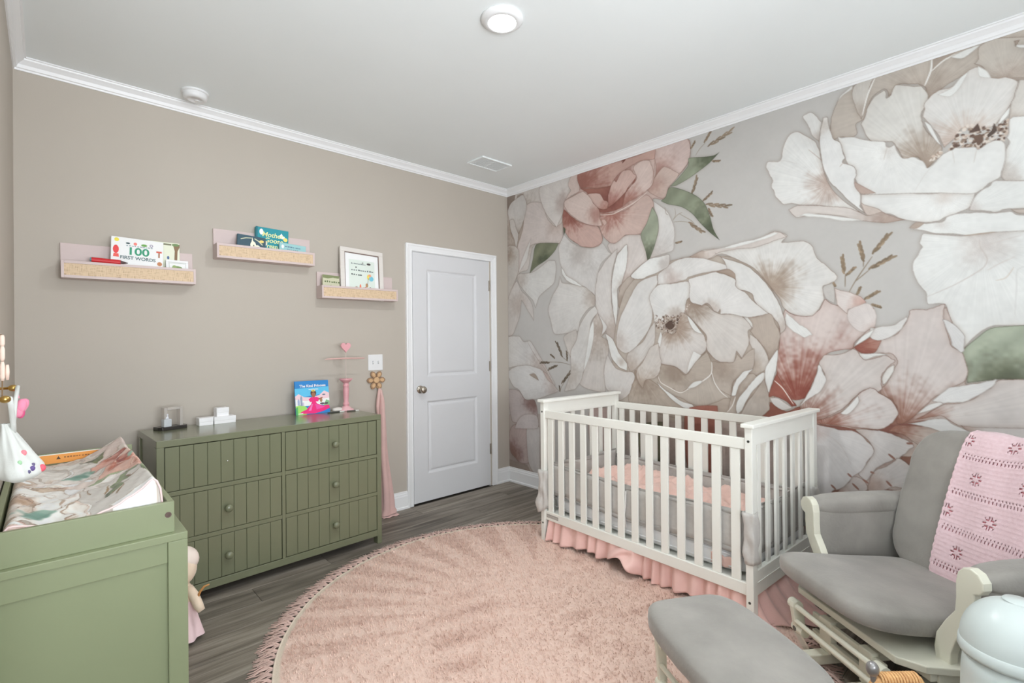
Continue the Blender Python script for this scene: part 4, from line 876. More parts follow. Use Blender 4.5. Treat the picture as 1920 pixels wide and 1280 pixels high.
lettering(b, 'FIRST WORDS', .025, (.118, -.0016, .113), flat((70, 96, 100)), 'title_lettering', bold=.0004)
b = book('picture_book', .20, .232, .014, (214, 216, 196), (.372, YA - .040, 1.668), .04, 0, 'forest picture book tucked behind the 100 First Words book')
art(b, 'cover_art', [((120, 146, 90), [(.6, .3), (1, .3), (1, .42), (.8, .44), (.6, .38)]), ((126, 100, 70), [(.86, .42), (.93, .42), (.95, .8), (1, .9), (1, .97), (.84, .95), (.88, .8)]), ((104, 130, 80), ell(.9, .95, .09, .035)), ((110, 110, 84), [(.1, .93), (.8, .93), (.8, .97), (.1, .97)]), ((70, 96, 140), ell(.72, .62, .03, .04))], .2, .232)
fr = empty('photo_frame', (.500, YA - .084, 1.668), 0, 'tiny white framed green picture at the right end of the leftmost ledge', 'picture frame'); fr.rotation_euler = (-.15, 0, 0)
fb = MB(); fb.box(0, .108, 0, .012, 0, .012).box(0, .108, 0, .012, .118, .13).box(0, .012, 0, .012, .012, .118).box(.096, .108, 0, .012, .012, .118); fb.build('frame', m_white, fr, bevel=.0015)
pr_ = MB().box(.012, .096, .006, .010, .012, .118).build('print', flat((226, 228, 220)), fr)
art(fr, 'print_art', [((116, 140, 84), ell(.5, .66, .24, .09)), ((140, 160, 100), ell(.38, .68, .1, .1)), ((150, 156, 150), [(.14, .86), (.86, .86), (.86, .875), (.14, .875)]), ((150, 156, 150), [(.14, .3), (.155, .3), (.155, .875), (.14, .875)])], .108, .13, .0056)
pn = empty('marker_pen', (.168, YA - SDP + .006, 1.7575), 0, 'red marker pen lying along the front of the leftmost ledge', 'pen'); pn.rotation_euler = (0, math.radians(1.5), 0)
MB().tube([(0, 0, 0), (.006, 0, 0)], .010, 12).build('end_cap', flat((90, 130, 140)), pn)
MB().tube([(.006, 0, 0), (.125, 0, 0)], .0128, 14).build('barrel', M('red_plastic', (190, 34, 40), .3, .03), pn, smooth=False)
MB().tube([(.125, 0, 0), (.136, 0, 0), (.150, 0, 0), (.158, 0, 0)], [.012, .008, .004, .0015], 12).build('tip', flat((80, 60, 60)), pn)
# middle shelf
b = book('board_book', .165, .150, .018, (44, 74, 88), (.860, YA - .086, 1.846), .08, 0, 'dark blue board book with white animal at left of the middle ledge')
b.rotation_euler[1] = math.radians(3)
art(b, 'cover_art', [((226, 220, 200), ell(.55, .62, .10, .16)), ((226, 220, 200), [(.48, .7), (.52, .95), (.56, .72)]), ((226, 220, 200), ell(.70, .55, .1, .09)), ((226, 196, 110), ell(.85, .82, .08, .06)), ((190, 190, 160), [(.12, .78), (.3, .86), (.5, .89), (.5, .92), (.28, .89), (.11, .82)]), ((190, 190, 160), [(.58, .88), (.72, .8), (.86, .66), (.9, .68), (.76, .83), (.6, .92)]), ((60, 50, 50), ell(.57, .6, .02, .03))], .165, .150)
b = book('picture_book', .200, .218, .030, (18, 134, 146), (.975, YA - .055, 1.846), .04, 0, 'tall teal Mother Goose Treasury book on the middle ledge')
b.rotation_euler[1] = math.radians(2)
art(b, 'cover_art', [((240, 236, 226), ell(.16, .86, .06, .09)), ((244, 238, 220), ell(.80, .78, .09, .05)), ((236, 208, 110), ell(.90, .72, .07, .06)), ((244, 238, 220), [(.70, .80), (.78, .9), (.84, .8)]), ((240, 236, 226), ell(.30, .52, .04, .06)), ((212, 70, 80), ell(.31, .58, .02, .02)), ((226, 100, 150), ell(.22, .22, .08, .07)), ((236, 160, 190), ell(.66, .22, .14, .07)), ((220, 70, 130), ell(.80, .2, .06, .05)), ((240, 240, 226), ell(.46, .2, .06, .08)), ((10, 96, 110), [(.0, 0), (.05, 0), (.05, 1), (0, 1)])], .200, .218)
for tx, zz, x in (('Mother', .160, .100), ('Goose', .124, .106), ('Treasury', .090, .108)):
    lettering(b, tx, .043 if tx != 'Treasury' else .036, (x, -.0016, zz), flat((240, 226, 160)), 'title_lettering', bold=.0006, shear=.2)
b = book('board_book', .170, .128, .016, (142, 184, 186), (1.108, YA - .086, 1.846), .08, 0, 'pale blue board book at right end of the middle ledge')
b.rotation_euler[1] = math.radians(3)
art(b, 'cover_art', scrawl(.2, .8, .80, (90, 120, 140), 6, .06, 5) + scrawl(.28, .72, .68, (110, 140, 150), 6, .04, 6) + [((48, 46, 50), ell(.45, .52, .12, .07)), ((48, 46, 50), [(.36, .52), (.30, .66), (.40, .58)]), ((70, 80, 84), ell(.75, .5, .06, .04)), ((220, 226, 220), ell(.12, .8, .05, .1))], .170, .128)
# right shelf
b = book('board_book', .120, .152, .018, (188, 186, 160), (1.397, YA - .080, 1.638), .10, 0, 'beige and green board book beside the framed print on the ledge nearest the door')
b.rotation_euler[1] = math.radians(2)
art(b, 'cover_art', [((116, 124, 84), [(0, .86), (.3, .84), (.6, .9), (.95, .88), (1, 1), (0, 1)])] + scrawl(.1, .9, .66, (96, 110, 70), 6, .09, 9) + [((170, 96, 50), ell(.68, .42, .09, .05)), ((200, 160, 110), ell(.56, .34, .09, .07)), ((120, 110, 80), [(.3, .2), (.33, .2), (.5, .55), (.47, .56)])], .120, .152)
m_fr = M('whitewashed_frame', (206, 200, 194), .5, .03, 12, stretch=(1, 1, 5))
fr = empty('framed_print', (1.526, YA - .086, 1.637), 0, 'tall whitewashed frame with woodland celebration print on the ledge nearest the door', 'picture frame'); fr.rotation_euler = (-.13, math.radians(2.2), 0)
FW, FH = .335, .375
fb = MB(); bw = .032
fb.box(0, FW, 0, .02, 0, bw).box(0, FW, 0, .02, FH - bw, FH).box(0, bw, 0, .02, bw, FH - bw).box(FW - bw, FW, 0, .02, bw, FH - bw); fb.build('frame', m_fr, fr, bevel=.002)
lin_ = MB(); q = bw - .001; r_ = bw + .006
lin_.box(q, FW - q, .006, .012, q, r_).box(q, FW - q, .006, .012, FH - r_, FH - q).box(q, r_, .006, .012, r_, FH - r_).box(FW - r_, FW - q, .006, .012, r_, FH - r_); lin_.build('inner_lip', flat((120, 102, 96)), fr)
MB().box(r_, FW - r_, .010, .016, r_, FH - r_).build('mat_board', flat((222, 226, 222)), fr)
A_ = [((206, 214, 206), [(.2, .14), (.8, .14), (.8, .78), (.2, .78)]), ((150, 176, 168), [(.24, .14), (.8, .14), (.8, .20), (.5, .19), (.24, .2)])] + scrawl(.25, .60, .69, (120, 130, 130), 11, .025, 2) + scrawl(.25, .72, .56, (110, 120, 120), 9, .03, 4) + scrawl(.25, .45, .47, (90, 96, 96), 4, .03, 8)
A_ += [((70, 60, 60), ell(.66, .72, .05, .022, 8, .3)), ((60, 50, 50), ell(.36, .63, .016, .014)), ((90, 80, 70), ell(.52, .73, .014, .012)), ((230, 200, 90), ell(.66, .46, .05, .055)), ((110, 180, 200), ell(.71, .43, .055, .05)), ((226, 150, 120), ell(.68, .49, .03, .03)), ((150, 100, 70), ell(.36, .21, .04, .035)), ((80, 70, 60), ell(.31, .2, .02, .03)), ((70, 60, 60), ell(.68, .21, .03, .05)), ((220, 120, 90), ell(.45, .24, .02, .06)), ((170, 130, 90), ell(.60, .29, .03, .04)), ((130, 150, 90), ell(.53, .2, .02, .05)), ((200, 90, 80), ell(.57, .23, .018, .03))]
A_ += [((40, 40, 46), [(.64, .44 + .0), (.646, .44), (.62, .3), (.614, .3)])]
art(fr, 'print_art', A_, FW, FH, .0096)
# ------------------------------------------------------------------ things on the dresser top
def dtop(x, y): v = DR @ Vector((x, y, 0)); return (v.x, v.y, DH)
def wtop(x, y): return (x, y, DH)
b = book('picture_book', .222, .222, .012, (30, 120, 186), (1.192, 3.352, DH), .16, math.radians(-3), 'bright blue The Kind Princess picture book standing on the green dresser')
S = [((84, 178, 216), [(0, .50), (1, .60), (1, .80), (0, .78)]), ((238, 190, 196), [(0, .30), (1, .30), (1, .60), (.86, .68), (.7, .55), (.45, .50), (.25, .52), (.1, .62), (0, .55)]), ((246, 226, 220), [(0, .25), (1, .25), (1, .45), (.6, .42), (.3, .4), (0, .46)]), ((150, 206, 96), [(0, 0), (.3, 0), (.34, .18), (.2, .3), (0, .26)]), ((70, 160, 90), [(0, 0), (.06, 0), (.06, .24), (0, .2)]), ((120, 170, 120), [(.8, .2), (1, .2), (1, .36), (.9, .4)]), ((150, 160, 190), [(.06, .28), (.12, .28), (.12, .42), (.09, .48), (.06, .42)]), ((140, 150, 170), [(.14, .26), (.2, .26), (.2, .5), (.17, .58), (.14, .5)]), ((190, 180, 200), [(.2, .26), (.24, .26), (.24, .36), (.2, .36)]), ((80, 70, 80), ell(.78, .29, .07, .03)), ((80, 70, 80), ell(.90, .29, .06, .03)), ((160, 120, 90), ell(.75, .4, .04, .07)), ((96, 110, 130), ell(.84, .56, .05, .02)),
     ((226, 20, 112), [(.12, .03), (.30, .02), (.55, .01), (.80, .06), (1.0, .14), (.98, .24), (.80, .22), (.62, .30), (.58, .38), (.48, .38), (.44, .28), (.30, .14), (.14, .08)]), ((236, 70, 150), [(.60, .12), (.86, .18), (.62, .28), (.56, .3)]), ((240, 110, 170), [(.36, .1), (.44, .1), (.5, .3), (.47, .3)]), ((226, 20, 112), [(.42, .36), (.66, .36), (.70, .46), (.62, .50), (.46, .50), (.38, .44)]), ((70, 44, 36), ell(.53, .62, .085, .10)), ((150, 96, 66), ell(.53, .57, .06, .08)), ((230, 196, 90), [(.47, .70), (.50, .72), (.53, .69), (.56, .72), (.59, .70), (.57, .67), (.49, .67)]), ((150, 96, 66), [(.68, .40), (.80, .46), (.79, .49), (.66, .44)]), ((240, 240, 240), [(.06, .02), (.2, .02), (.2, .05), (.06, .04)])]
art(b, 'cover_art', S, .222, .222)
lettering(b, 'The Kind Princess', .0235, (.116, -.0022, .180), flat((246, 248, 250)), 'title_lettering', bold=.0006)
lettering(b, 'Hardcover', .0125, (.112, -.0022, .162), flat((236, 242, 248)), 'title_lettering') if False else art(b, 'subtitle_print', scrawl(.40, .66, .72, (236, 242, 248), 9, .035, 12), .222, .222, -.0021)
# pink headband stand
m_pinkp = M('pink_paint', (206, 150, 156), .4, .03, 8); m_pinkl = M('pale_pink_paint', (214, 168, 172), .4, .03, 8)
hs = empty('headband_stand', (1.530, 3.345, DH), 0, 'pink headband stand with heart finial and turned column on the dresser', 'stand')
MB().lathe([(0, 0), (.050, 0), (.052, .006), (.044, .014), (.030, .020), (.024, .030), (0, .030)], 28, cap=False).build('base', m_pinkl, hs, smooth=True)
MB().lathe([(.020, .028), (.018, .036), (.023, .044), (.021, .052), (.016, .060), (.019, .100), (.021, .150), (.018, .166), (.023, .174), (.018, .184), (.016, .188), (.022, .196), (.0, .196)], 24, cap=False).build('turned_column', m_pinkp, hs, smooth=True)
MB().lathe([(0, .192), (.020, .194), (.034, .206), (.044, .216), (.045, .222), (.040, .223), (.0, .218)], 28, cap=False).build('bowl', m_pinkp, hs, smooth=True)
m_rod = M('beige_rod', (186, 172, 164), .5, .02)
MB().tube([(0, 0, .218), (0, 0, .405)], .0032, 8).build('rod', m_rod, hs)
cb = MB(); cb.tube([(-.148, 0, .358), (-.135, 0, .362), (0, 0, .364), (.13, 0, .362), (.145, 0, .361)], [.0015, .0045, .006, .0045, .0015], 8); cb.build('crossbar', M('dusty_pink_rod', (196, 160, 154), .5), hs)
hp = []
for k in range(40):
    t = 2 * PI * k / 40; x = 16 * math.sin(t) ** 3; z = 13 * math.cos(t) - 5 * math.cos(2 * t) - 2 * math.cos(3 * t) - math.cos(4 * t); hp.append((x * .0022, .443 + z * .0024))
MB().prism(hp, -.007, .007, 1).build('heart', m_pinkp, hs, bevel=.002)
cl = MB().sell(.036, .022, .014, .8, .8, 24, 12).build('sock', M('white_knit', (206, 200, 194), .9, .04, 60, .3, 300), None, smooth=True); cl.location = (1.466, 3.342, DH + .0135); tag(cl, 'small white sock lying at the foot of the pink headband stand', 'sock')
# pens / tweezers
for nm, p0, p1, c0, lb in (('pen', (1.375, 3.288), (1.492, 3.288), (60, 60, 58), 'dark pen with white cap lying beside the princess book'), ('pen', (1.505, 3.275), (1.585, 3.262), (92, 84, 80), 'short dark pen lying in front of the pink stand')):
    L_ = math.hypot(p1[0] - p0[0], p1[1] - p0[1]); e = empty(nm, (p0[0], p0[1], DH + .0045), math.atan2(p1[1] - p0[1], p1[0] - p0[0]), lb, 'pen')
    MB().tube([(0, 0, 0), (L_ * .7, 0, 0)], .0044, 10).build('barrel', flat(c0), e, smooth=False); MB().tube([(L_ * .7, 0, 0), (L_ * .95, 0, 0), (L_, 0, 0)], [.0042, .004, .002], 10).build('cap', flat((214, 212, 208)), e)
# display block
gl = M('clear_acrylic', (240, 244, 244), .03, .0, trans=1.0)
dp = empty('display_block', (.508, 3.330, DH), math.radians(16), 'clear acrylic block with small figure on a black base on the dresser', 'ornament')
MB().prism([(-.075, -.012), (-.062, -.038), (.062, -.038), (.075, -.012), (.075, .038), (-.075, .038)], 0, .018, 2).build('base', M('black_lacquer', (44, 40, 38), .25, .03), dp, bevel=.002)
fq = MB(); fq.box(-.045, -.030, -.02, .02, .018, .122).box(.035, .050, -.02, .02, .018, .122).box(-.030, .035, -.02, .02, .108, .122); fq.build('acrylic_frame', M('frosted_acrylic', (214, 208, 202), .15, .01, trans=.55), dp, bevel=.002)
MB().box(-.050, -.012, -.030, .004, .018, .060).build('acrylic_cube', M('frosted_cube', (212, 216, 220), .12, .01, trans=.35), dp, bevel=.003)
MB().lathe([(0, .060), (.013, .060), (.010, .068), (.007, .078), (.009, .086), (.0, .090)], 14, tr((-.030, -.012, 0)), cap=False).build('figure', M('pale_figure', (206, 206, 212), .4), dp, smooth=True)
m_box = M('white_card_box', (222, 221, 222), .5, .012)
for (x, y, z, w_, d_, h_, rz, lb) in ((.640, 3.322, 0, .072, .055, .044, .1, 'small white card box nearest the acrylic block'), (.718, 3.330, 0, .115, .070, .042, .08, 'low white card box under a smaller one on the dresser'), (.734, 3.345, .042, .066, .050, .050, .12, 'small white card box on top of the low white box')):
    e = empty('gift_box', (x, y, DH + z), rz, lb, 'box', 'white card boxes on the dresser')
    MB().box(0, w_, 0, d_, 0, h_ * .45).build('box_base', m_box, e, bevel=.001); MB().box(-.001, w_ + .001, -.001, d_ + .001, h_ * .45, h_).build('lid', m_box, e, bevel=.0015)
# ------------------------------------------------------------------ light switch, flower hook and hanging cloth
sw = empty('light_switch', (1.827, YA, 1.164), 0, 'white double toggle light switch plate beside the door', 'light switch')
MB().box(-.060, .060, -.006, 0, -.060, .060).build('plate', m_plast, sw, bevel=.003)
for x, d in ((-.022, -1), (.022, 1)):
    MB().box(x - .005, x + .005, -.007, -.004, -.012, .012).build('slot', flat((170, 172, 176)), sw)
    MB().box(-.004, .004, -.014, 0, -.005, .005, rotm(.5 * d), (x, -.005, .004 * d)).build('toggle', m_plast, sw, bevel=.001)
m_wood = M('pale_wood', (194, 160, 122), .5, .08, 10, stretch=(1, 1, 4)); m_woodd = M('burnt_wood_edge', (150, 120, 92), .5, .06, 14)
fk = empty('flower_hook', (1.828, YA, 1.030), 0, 'wooden six-petal flower wall hook below the light switch', 'wall hook')
for k in range(6):
    a = PI / 6 + k * PI / 3 + PI / 6
    c, s = math.cos(a), math.sin(a); L_ = .052
    pts = [(L_ * .38 * 0, 0)]
    petal = [(.018, -.006), (.030, -.016), (.046, -.0215), (.062, -.018), (.073, -.007), (.075, 0), (.073, .007), (.062, .018), (.046, .0215), (.030, .016), (.018, .006)]
    rp = [(c * x - s * y, s * x + c * y) for x, y in petal]
    pe = MB().prism(rp, -.016, -.002, 1).build('petal', m_woodd, fk, bevel=.003)
    ip = [(c * (.046 + (x - .046) * .62) - s * y * .6, s * (.046 + (x - .046) * .62) + c * y * .6) for x, y in petal]
    MB().prism(ip, -.019, -.012, 1).build('petal_inlay', m_wood, pe, bevel=.002)
MB().lathe([(0, 0), (.022, 0), (.024, .004), (.024, .018), (.021, .023), (.014, .024), (0, .024)], 24, tr((0, 0, 0), rotm(PI / 2)), cap=False).build('centre_disc', m_wood, fk, smooth=False)
pg = MB().tube([(.006, -.002, -.052), (.006, -.045, -.062), (.006, -.052, -.05)], .006, 10).build('peg', m_wood, fk)
m_cloth = M('blush_cloth', (205, 170, 164), .85, .05, 10, .25, 220, sheen=.3)
def hang(u, v):
    # u around the folded strip, v from hook to floor
    z = .955 - v * .945
    w_ = .022 + .075 * v ** .8; cx = 1.848 + .042 * v; t = 2 * PI * u
    d_ = .016 + .018 * v
    fold = 1 + .22 * math.sin(3 * t + 2 * v) * (0.35 + v)
    x = cx + w_ * .5 * math.cos(t) * fold + .006 * math.sin(9 * v); y = YA - .040 - .012 * v + d_ * math.sin(t) * fold
    if v > .96: x += .012 * math.cos(t); 
    return (x, y, max(z, .008))
hc = MB(); hc.grid(hang, 36, 48, closed_u=True)
oc = hc.build('hanging_cloth', m_cloth, None, smooth=True); tag(oc, 'long blush pink cloth hanging from the flower hook beside the dresser', 'cloth')
MB().tube([(1.834, YA - .048, .968), (1.826, YA - .046, .90), (1.822, YA - .042, .84), (1.826, YA - .04, .74)], [.008, .012, .013, .010], 10).build('fold', m_cloth, oc, smooth=True)
MB().tube([(1.838, YA - .050, .966), (1.856, YA - .050, .90), (1.866, YA - .048, .84), (1.870, YA - .044, .72)], [.008, .011, .012, .010], 10).build('fold', m_cloth, oc, smooth=True)
hm = MB(); hm.grid(lambda u, v: (1.83 + .13 * u, YA - .11 + .07 * v, .004 + .003 * math.sin(u * 14)), 14, 4); hm.build('hem', m_cloth, oc, smooth=True, solid=.003)
# ------------------------------------------------------------------ changing table
m_green2 = M('light_sage_paint', (127, 134, 104), .42, .02, 4, .02, 120)
CX0, CX1, CY0, CY1, CZ = -.112, .313, 1.795, 2.88, .74
ct = empty('changing_table', (CX0, CY0, 0), 0, 'light sage green changing table with tray in the left foreground', 'changing table')
CW, CL = CX1 - CX0, CY1 - CY0
box('top_board', 0, CW, 0, CL, CZ - .022, CZ, m_green2, ct, .002)
for (x, wl2, y) in ((0, .02, 0), (CW - .05, .05, 0), (0, .02, CL - .05), (CW - .05, .05, CL - .05)): box('leg', x, x + wl2, y, y + .05, 0, CZ - .022, m_green2, ct, .002)
for y, yp in ((.006, .014), (CL - .03, CL - .02)):
    box('end_rail', .02, CW - .05, y, y + .024, CZ - .085, CZ - .022, m_green2, ct, .002)
    box('end_rail', .02, CW - .05, y, y + .024, .10, .16, m_green2, ct, .002)
    box('end_panel', .02, CW - .05, yp, yp + .01, .16, CZ - .085, m_green2, ct, 0)
for xx in (CW - .03, .006):
    box('side_rail', xx, xx + .024, .05, CL - .05, CZ - .085, CZ - .022, m_green2, ct, .002); box('side_rail', xx, xx + .024, .05, CL - .05, .1, .16, m_green2, ct, .002)
box('side_panel', CW - .02, CW - .012, .05, CL - .05, .16, CZ - .085, m_green2, ct, 0)
tx0, tx1, ty0, ty1, tz = .002, .395, .022, CL - .022, .833
ty = box('tray', tx0 + .016, tx1 - .016, ty0 + .016, ty1 - .016, CZ + .0005, CZ + .008, m_green2, ct, 0)
box('tray_board', tx0, tx1, ty0, ty0 + .016, CZ, tz, m_green2, ty, .002); box('tray_board', tx0, tx1, ty1 - .016, ty1, CZ, tz + .026, m_green2, ty, .002)
box('tray_board', tx1 - .016, tx1, ty0 + .016, ty1 - .016, CZ, tz, m_green2, ty, .002); box('tray_board', tx0, tx0 + .016, ty0 + .016, ty1 - .016, CZ, tz, m_green2, ty, .002)
bo = MB().lathe([(0, 0), (.0085, 0), (.0085, .002), (.004, .002), (.004, .0006), (0, .0006)], 18, tr((tx1 - .016, ty0 + .0005, tz - .038), rotm(PI / 2)), cap=False).build('bolt', flat((84, 66, 58)), ty)
lbm = MB(); lbm.box(.050, .335, ty1 - .0185, ty1 - .0162, tz - .016, tz + .020); wl_ = lbm.build('warning_label', flat((226, 150, 70)), ty); wl_['label'] = 'orange warning label strip on the tray'
wb_ = MB(); wb_.box(.048, .337, ty1 - .0182, ty1 - .0161, tz + .020, tz + .0235); wb_.build('label_border', flat((236, 230, 214)), ty)
art(ty, 'label_print', [((70, 50, 30), [(.140, .833), (.154, .833), (.147, .846)])] + [((150, 96, 46), [(p[0], p[1]) for p in poly]) for c, poly in scrawl(.165, .25, .836, (150, 96, 46), 9, .007, 21)], 1, 1, ty1 - .0187)
# changing pad with a contoured floral cover
PX0, PX1, PY0, PY1 = CX0 + .020, CX0 + .372, CY0 + .045, CY1 - .05
def vn(x, y, s=1):
    return math.sin(x * 1.7 * s + 1.3) * math.cos(y * 2.1 * s - .7) + .5 * math.sin(x * 3.9 * s - y * 2.7 * s + 2.1) + .3 * math.sin(x * 7.3 * s + y * 5.9 * s)
def pad_h(a):                         # height of the contour across the pad
    q = abs(a - .36) / .62
    return .070 + .104 * (min(q, .92) ** 2.0 + max(0, min(q, 1.04) - .92) * .5)
NU, NV = 130, 270
def pad_pt(u, v):
    x = PX0 + (PX1 - PX0) * u; y = PY0 + (PY1 - PY0) * v
    e = min(u, 1 - u) / .09; e2 = min(v, 1 - v) / .018
    k = min(1, math.sqrt(max(0, 1 - (1 - min(e, 1)) ** 2))) * min(1, math.sqrt(max(0, 1 - (1 - min(e2, 1)) ** 2)))
    wr = .0035 * vn(x * 9, y * 6, 1) + .0022 * vn(x * 31, y * 23) + .003 * math.sin(28 * (y + .8 * x) + 4 * math.sin(9 * x) + 2.2 * math.sin(11 * y)) * (.3 + u)
    return (x, y, CZ + .0085 + .03 + (pad_h(u) - .03 + wr) * k)
padm = MB(); padm.grid(pad_pt, NU, NV)
# skirt of the pad down to the tray
edge = [(i, 0) for i in range(NU)] + [(NU - 1, j) for j in range(1, NV)] + [(i, NV - 1) for i in range(NU - 2, -1, -1)] + [(0, j) for j in range(NV - 2, 0, -1)]
vs = []
for (i, j) in edge:
    p = pad_pt(i / (NU - 1), j / (NV - 1)); vs.append(p); vs.append((p[0], p[1], CZ + .009))
n_ = len(edge)
pad = empty('changing_pad', ((PX0 + PX1) / 2, PY0, CZ + .009), 0, 'contoured changing pad in a rumpled floral cover on the sage table', 'changing pad')
padm.v = [(p[0] - (PX0 + PX1) / 2, p[1] - PY0, p[2] - CZ - .009) for p in padm.v]
# pink end panels following the contour
m_pad = M('pale_pink_cotton', (192, 176, 176), .85, .02, 8, .15, 260, sheen=.2)
ep = MB()
ep.add([(p[0] - (PX0 + PX1) / 2, p[1] - PY0, p[2] - CZ - .009) for p in vs], [(2 * k, 2 * k + 1, (2 * k + 3) % (2 * n_), (2 * k + 2) % (2 * n_)) for k in range(n_)])
ep.build('pad_side', m_pad, pad, smooth=False)
po = padm.build('floral_cover', attr_mat('floral_cotton', .85, .35, 90, sheen=.2, dist=.002), pad, smooth=True)
cols = []
rr = random.Random(3)
LV = [(218, 219, 214), (226, 226, 222), (212, 206, 200)]
def sm(a, b, x): t = max(0, min(1, (x - a) / (b - a))); return t * t * (3 - 2 * t)
def mixc(a, b, t): return tuple(a[i] + (b[i] - a[i]) * t for i in range(3))
for j in range(NV):
    for i in range(NU):
        u, v = i / (NU - 1), j / (NV - 1)
        wz = 1.30 + 1.22 * u + .05 * vn(u * 6, v * 9); wy = 1.02 + 2.42 * v + .07 * vn(v * 11 + 2, u * 5)
        c = _img[int(min(max((wz - MUR_Z0) / MUR_RES, 0), _nz - 1)), int(min(max((wy - MUR_Y0) / MUR_RES, 0), _ny - 1))]
        c = tuple(float(q) for q in c); g_ = sum(c) / 3
        c = tuple(226 + (g_ + (q - g_) * 1.0 - 208) * 1.35 for q in c)
        st_ = .5 + .5 * math.sin(u * 17 + v * 40)
        for (gu, gv, gr) in ((.50, .60, .10), (.20, .13, .13), (.90, .52, .06)):
            g = 1 - sm(gr * .6, gr, math.hypot(u - gu + .04 * vn(u * 9, v * 20), (v - gv) * 2.0)); c = mixc(c, mixc((140, 176, 158), (96, 138, 122), st_), g * .9)
        cols += [*(min(lin(min(max(q, 0), 255)) * 1.08, .88) for q in c), 1.0]
a_ = po.data.color_attributes.new('print', 'FLOAT_COLOR', 'POINT'); a_.data.foreach_set('color', cols)
def rim_pt(t): u = t; return (pad_pt(u, 0)[0] - (PX0 + PX1) / 2, -.001, pad_pt(u, .02)[2] - CZ - .009 + .0015)
MB().tube([rim_pt(k / 40) for k in range(41)], .0028, 8).build('piping', M('pink_piping', (226, 196, 194), .8), pad, smooth=True)
# ------------------------------------------------------------------ things on the left wall above the table
m_gold = M('brass', (176, 146, 86), .28, .05, 20, metal=1.0)
def hook(y, z, out, label):
    h = empty('wall_hook', (XC, y, z), 0, label, 'wall hook', 'brass wall hooks above the changing table')
    MB().lathe([(0, 0), (.012, 0), (.012, .003), (.004, .005), (.0035, out - .012), (0, out - .012)], 16, tr((0, 0, 0), rotm(0, PI / 2)), cap=False).build('stem', m_gold, h, smooth=True)
    MB().sell(.0115, .0115, .0095, 1, 1, 20, 12, tr((out - .008, 0, 0))).build('ball', m_gold, h, smooth=True); return h
hook(1.80, 1.174, .046, 'brass ball wall hook nearer the camera, holding the white bag')
hook(2.00, 1.190, .054, 'brass ball wall hook nearer the back corner, with pink flower')
m_bead = M('pink_wood_bead', (224, 196, 182), .5, .05, 10)
bd = empty('bead_garland', (XC + .030, 1.86, 1.335), 0, 'string of long pale wooden beads hanging on the left wall', 'garland')
MB().tube([(-.030, 0, .006), (0, 0, .004), (0.002, 0, -.03), (0, .002, -.168)], .0016, 6).build('cord', flat((120, 96, 70)), bd)
for k, (z, h_) in enumerate(((-.012, .030), (-.046, .040), (-.092, .050))):
    MB().lathe([(0, -h_ / 2), (.003, -h_ / 2), (.0050, -h_ * .3), (.0050, h_ * .3), (.003, h_ / 2), (0, h_ / 2)], 14, tr((.001, .001, z)), cap=False).build('bead', m_bead, bd, smooth=True)
MB().lathe([(0, -.02), (.003, -.02), (.0045, 0), (.003, .02), (0, .02)], 12, tr((.010, .004, -.095)), cap=False).build('bead', m_bead, bd, smooth=True)
m_flw = M('pink_felt', (220, 130, 156), .9, .08, 14, .2, 200, sheen=.3)
ff = empty('fabric_flower', (XC + .056, 2.005, 1.150), 0, 'bright pink fabric flower hanging under the brass hook', 'fabric flower')
for k in range(7):
    a = k * 2 * PI / 7; MB().sell(.012, .010, .021, .9, .9, 14, 8, tr((.009 * math.cos(a), .009 * math.sin(a), -.012 - .006 * (k % 3)), rotm(.35 * math.sin(a), .35 * math.cos(a)))).build('petal', m_flw, ff, smooth=True)
MB().sell(.010, .010, .016, 1, 1, 12, 8, tr((.004, -.004, -.032))).build('flower_centre', M('deep_pink_felt', (206, 84, 128), .9), ff, smooth=True)
MB().tube([(-.004, -.002, .036), (0, 0, .01)], .003, 8).build('loop', m_flw, ff)
m_bag = M('white_printed_cotton', (200, 202, 198), .85, .03, 9, .2, 240, sheen=.2)
bg = empty('cotton_bag', (XC + .046, 1.87, 1.165), 0, 'white printed cotton drawstring bag hanging from brass hook on left wall', 'bag')
def bag_pt(u, v):
    t = 2 * PI * u; z = -.060 - .145 * v
    rd = 1 if v < .84 else math.sqrt(max(0, 1 - ((v - .84) / .165) ** 2))
    w_ = (.010 + .070 * min(1, v * 1.35) ** 1.2) * rd; d_ = (.008 + .042 * min(1, v * 1.3) ** 1.15) * rd
    rf = 1 + (.10 * math.sin(5 * t + 4 * v) + .05 * math.sin(11 * t - 3 * v)) * (1 - v * .55)
    return (d_ * math.cos(t) * rf + .030 * v - .012, w_ * math.sin(t) * rf, z + .010 * math.sin(t) * v)
bgm = MB(); bgm.grid(bag_pt, 40, 26, closed_u=True); bgm.build('bag_body', m_bag, bg, smooth=True)
MB().tube([(0, -.07, .012), (.002, -.04, -.02), (.004, -.01, -.06), (.004, 0, -.085)], .006, 8).build('strap', m_bag, bg, smooth=True)
MB().tube([(.01, .11, .03), (.006, .07, -.005), (.004, .02, -.055), (.004, 0, -.085)], .005, 8).build('strap', m_bag, bg, smooth=True)
for (u, v, c, s_) in ((.86, .50, (222, 120, 130), .008), (.86, .76, (92, 74, 130), .007), (.83, .80, (80, 74, 110), .005), (.88, .71, (96, 86, 120), .005), (.93, .82, (214, 84, 100), .010), (.79, .62, (150, 190, 150), .006)):
    p = Vector(bag_pt(u, v)); MB().sell(s_ * .8, s_ * .5, s_, 1, 1, 12, 8, tr(p)).build('print_motif', flat(c), bg, smooth=True)
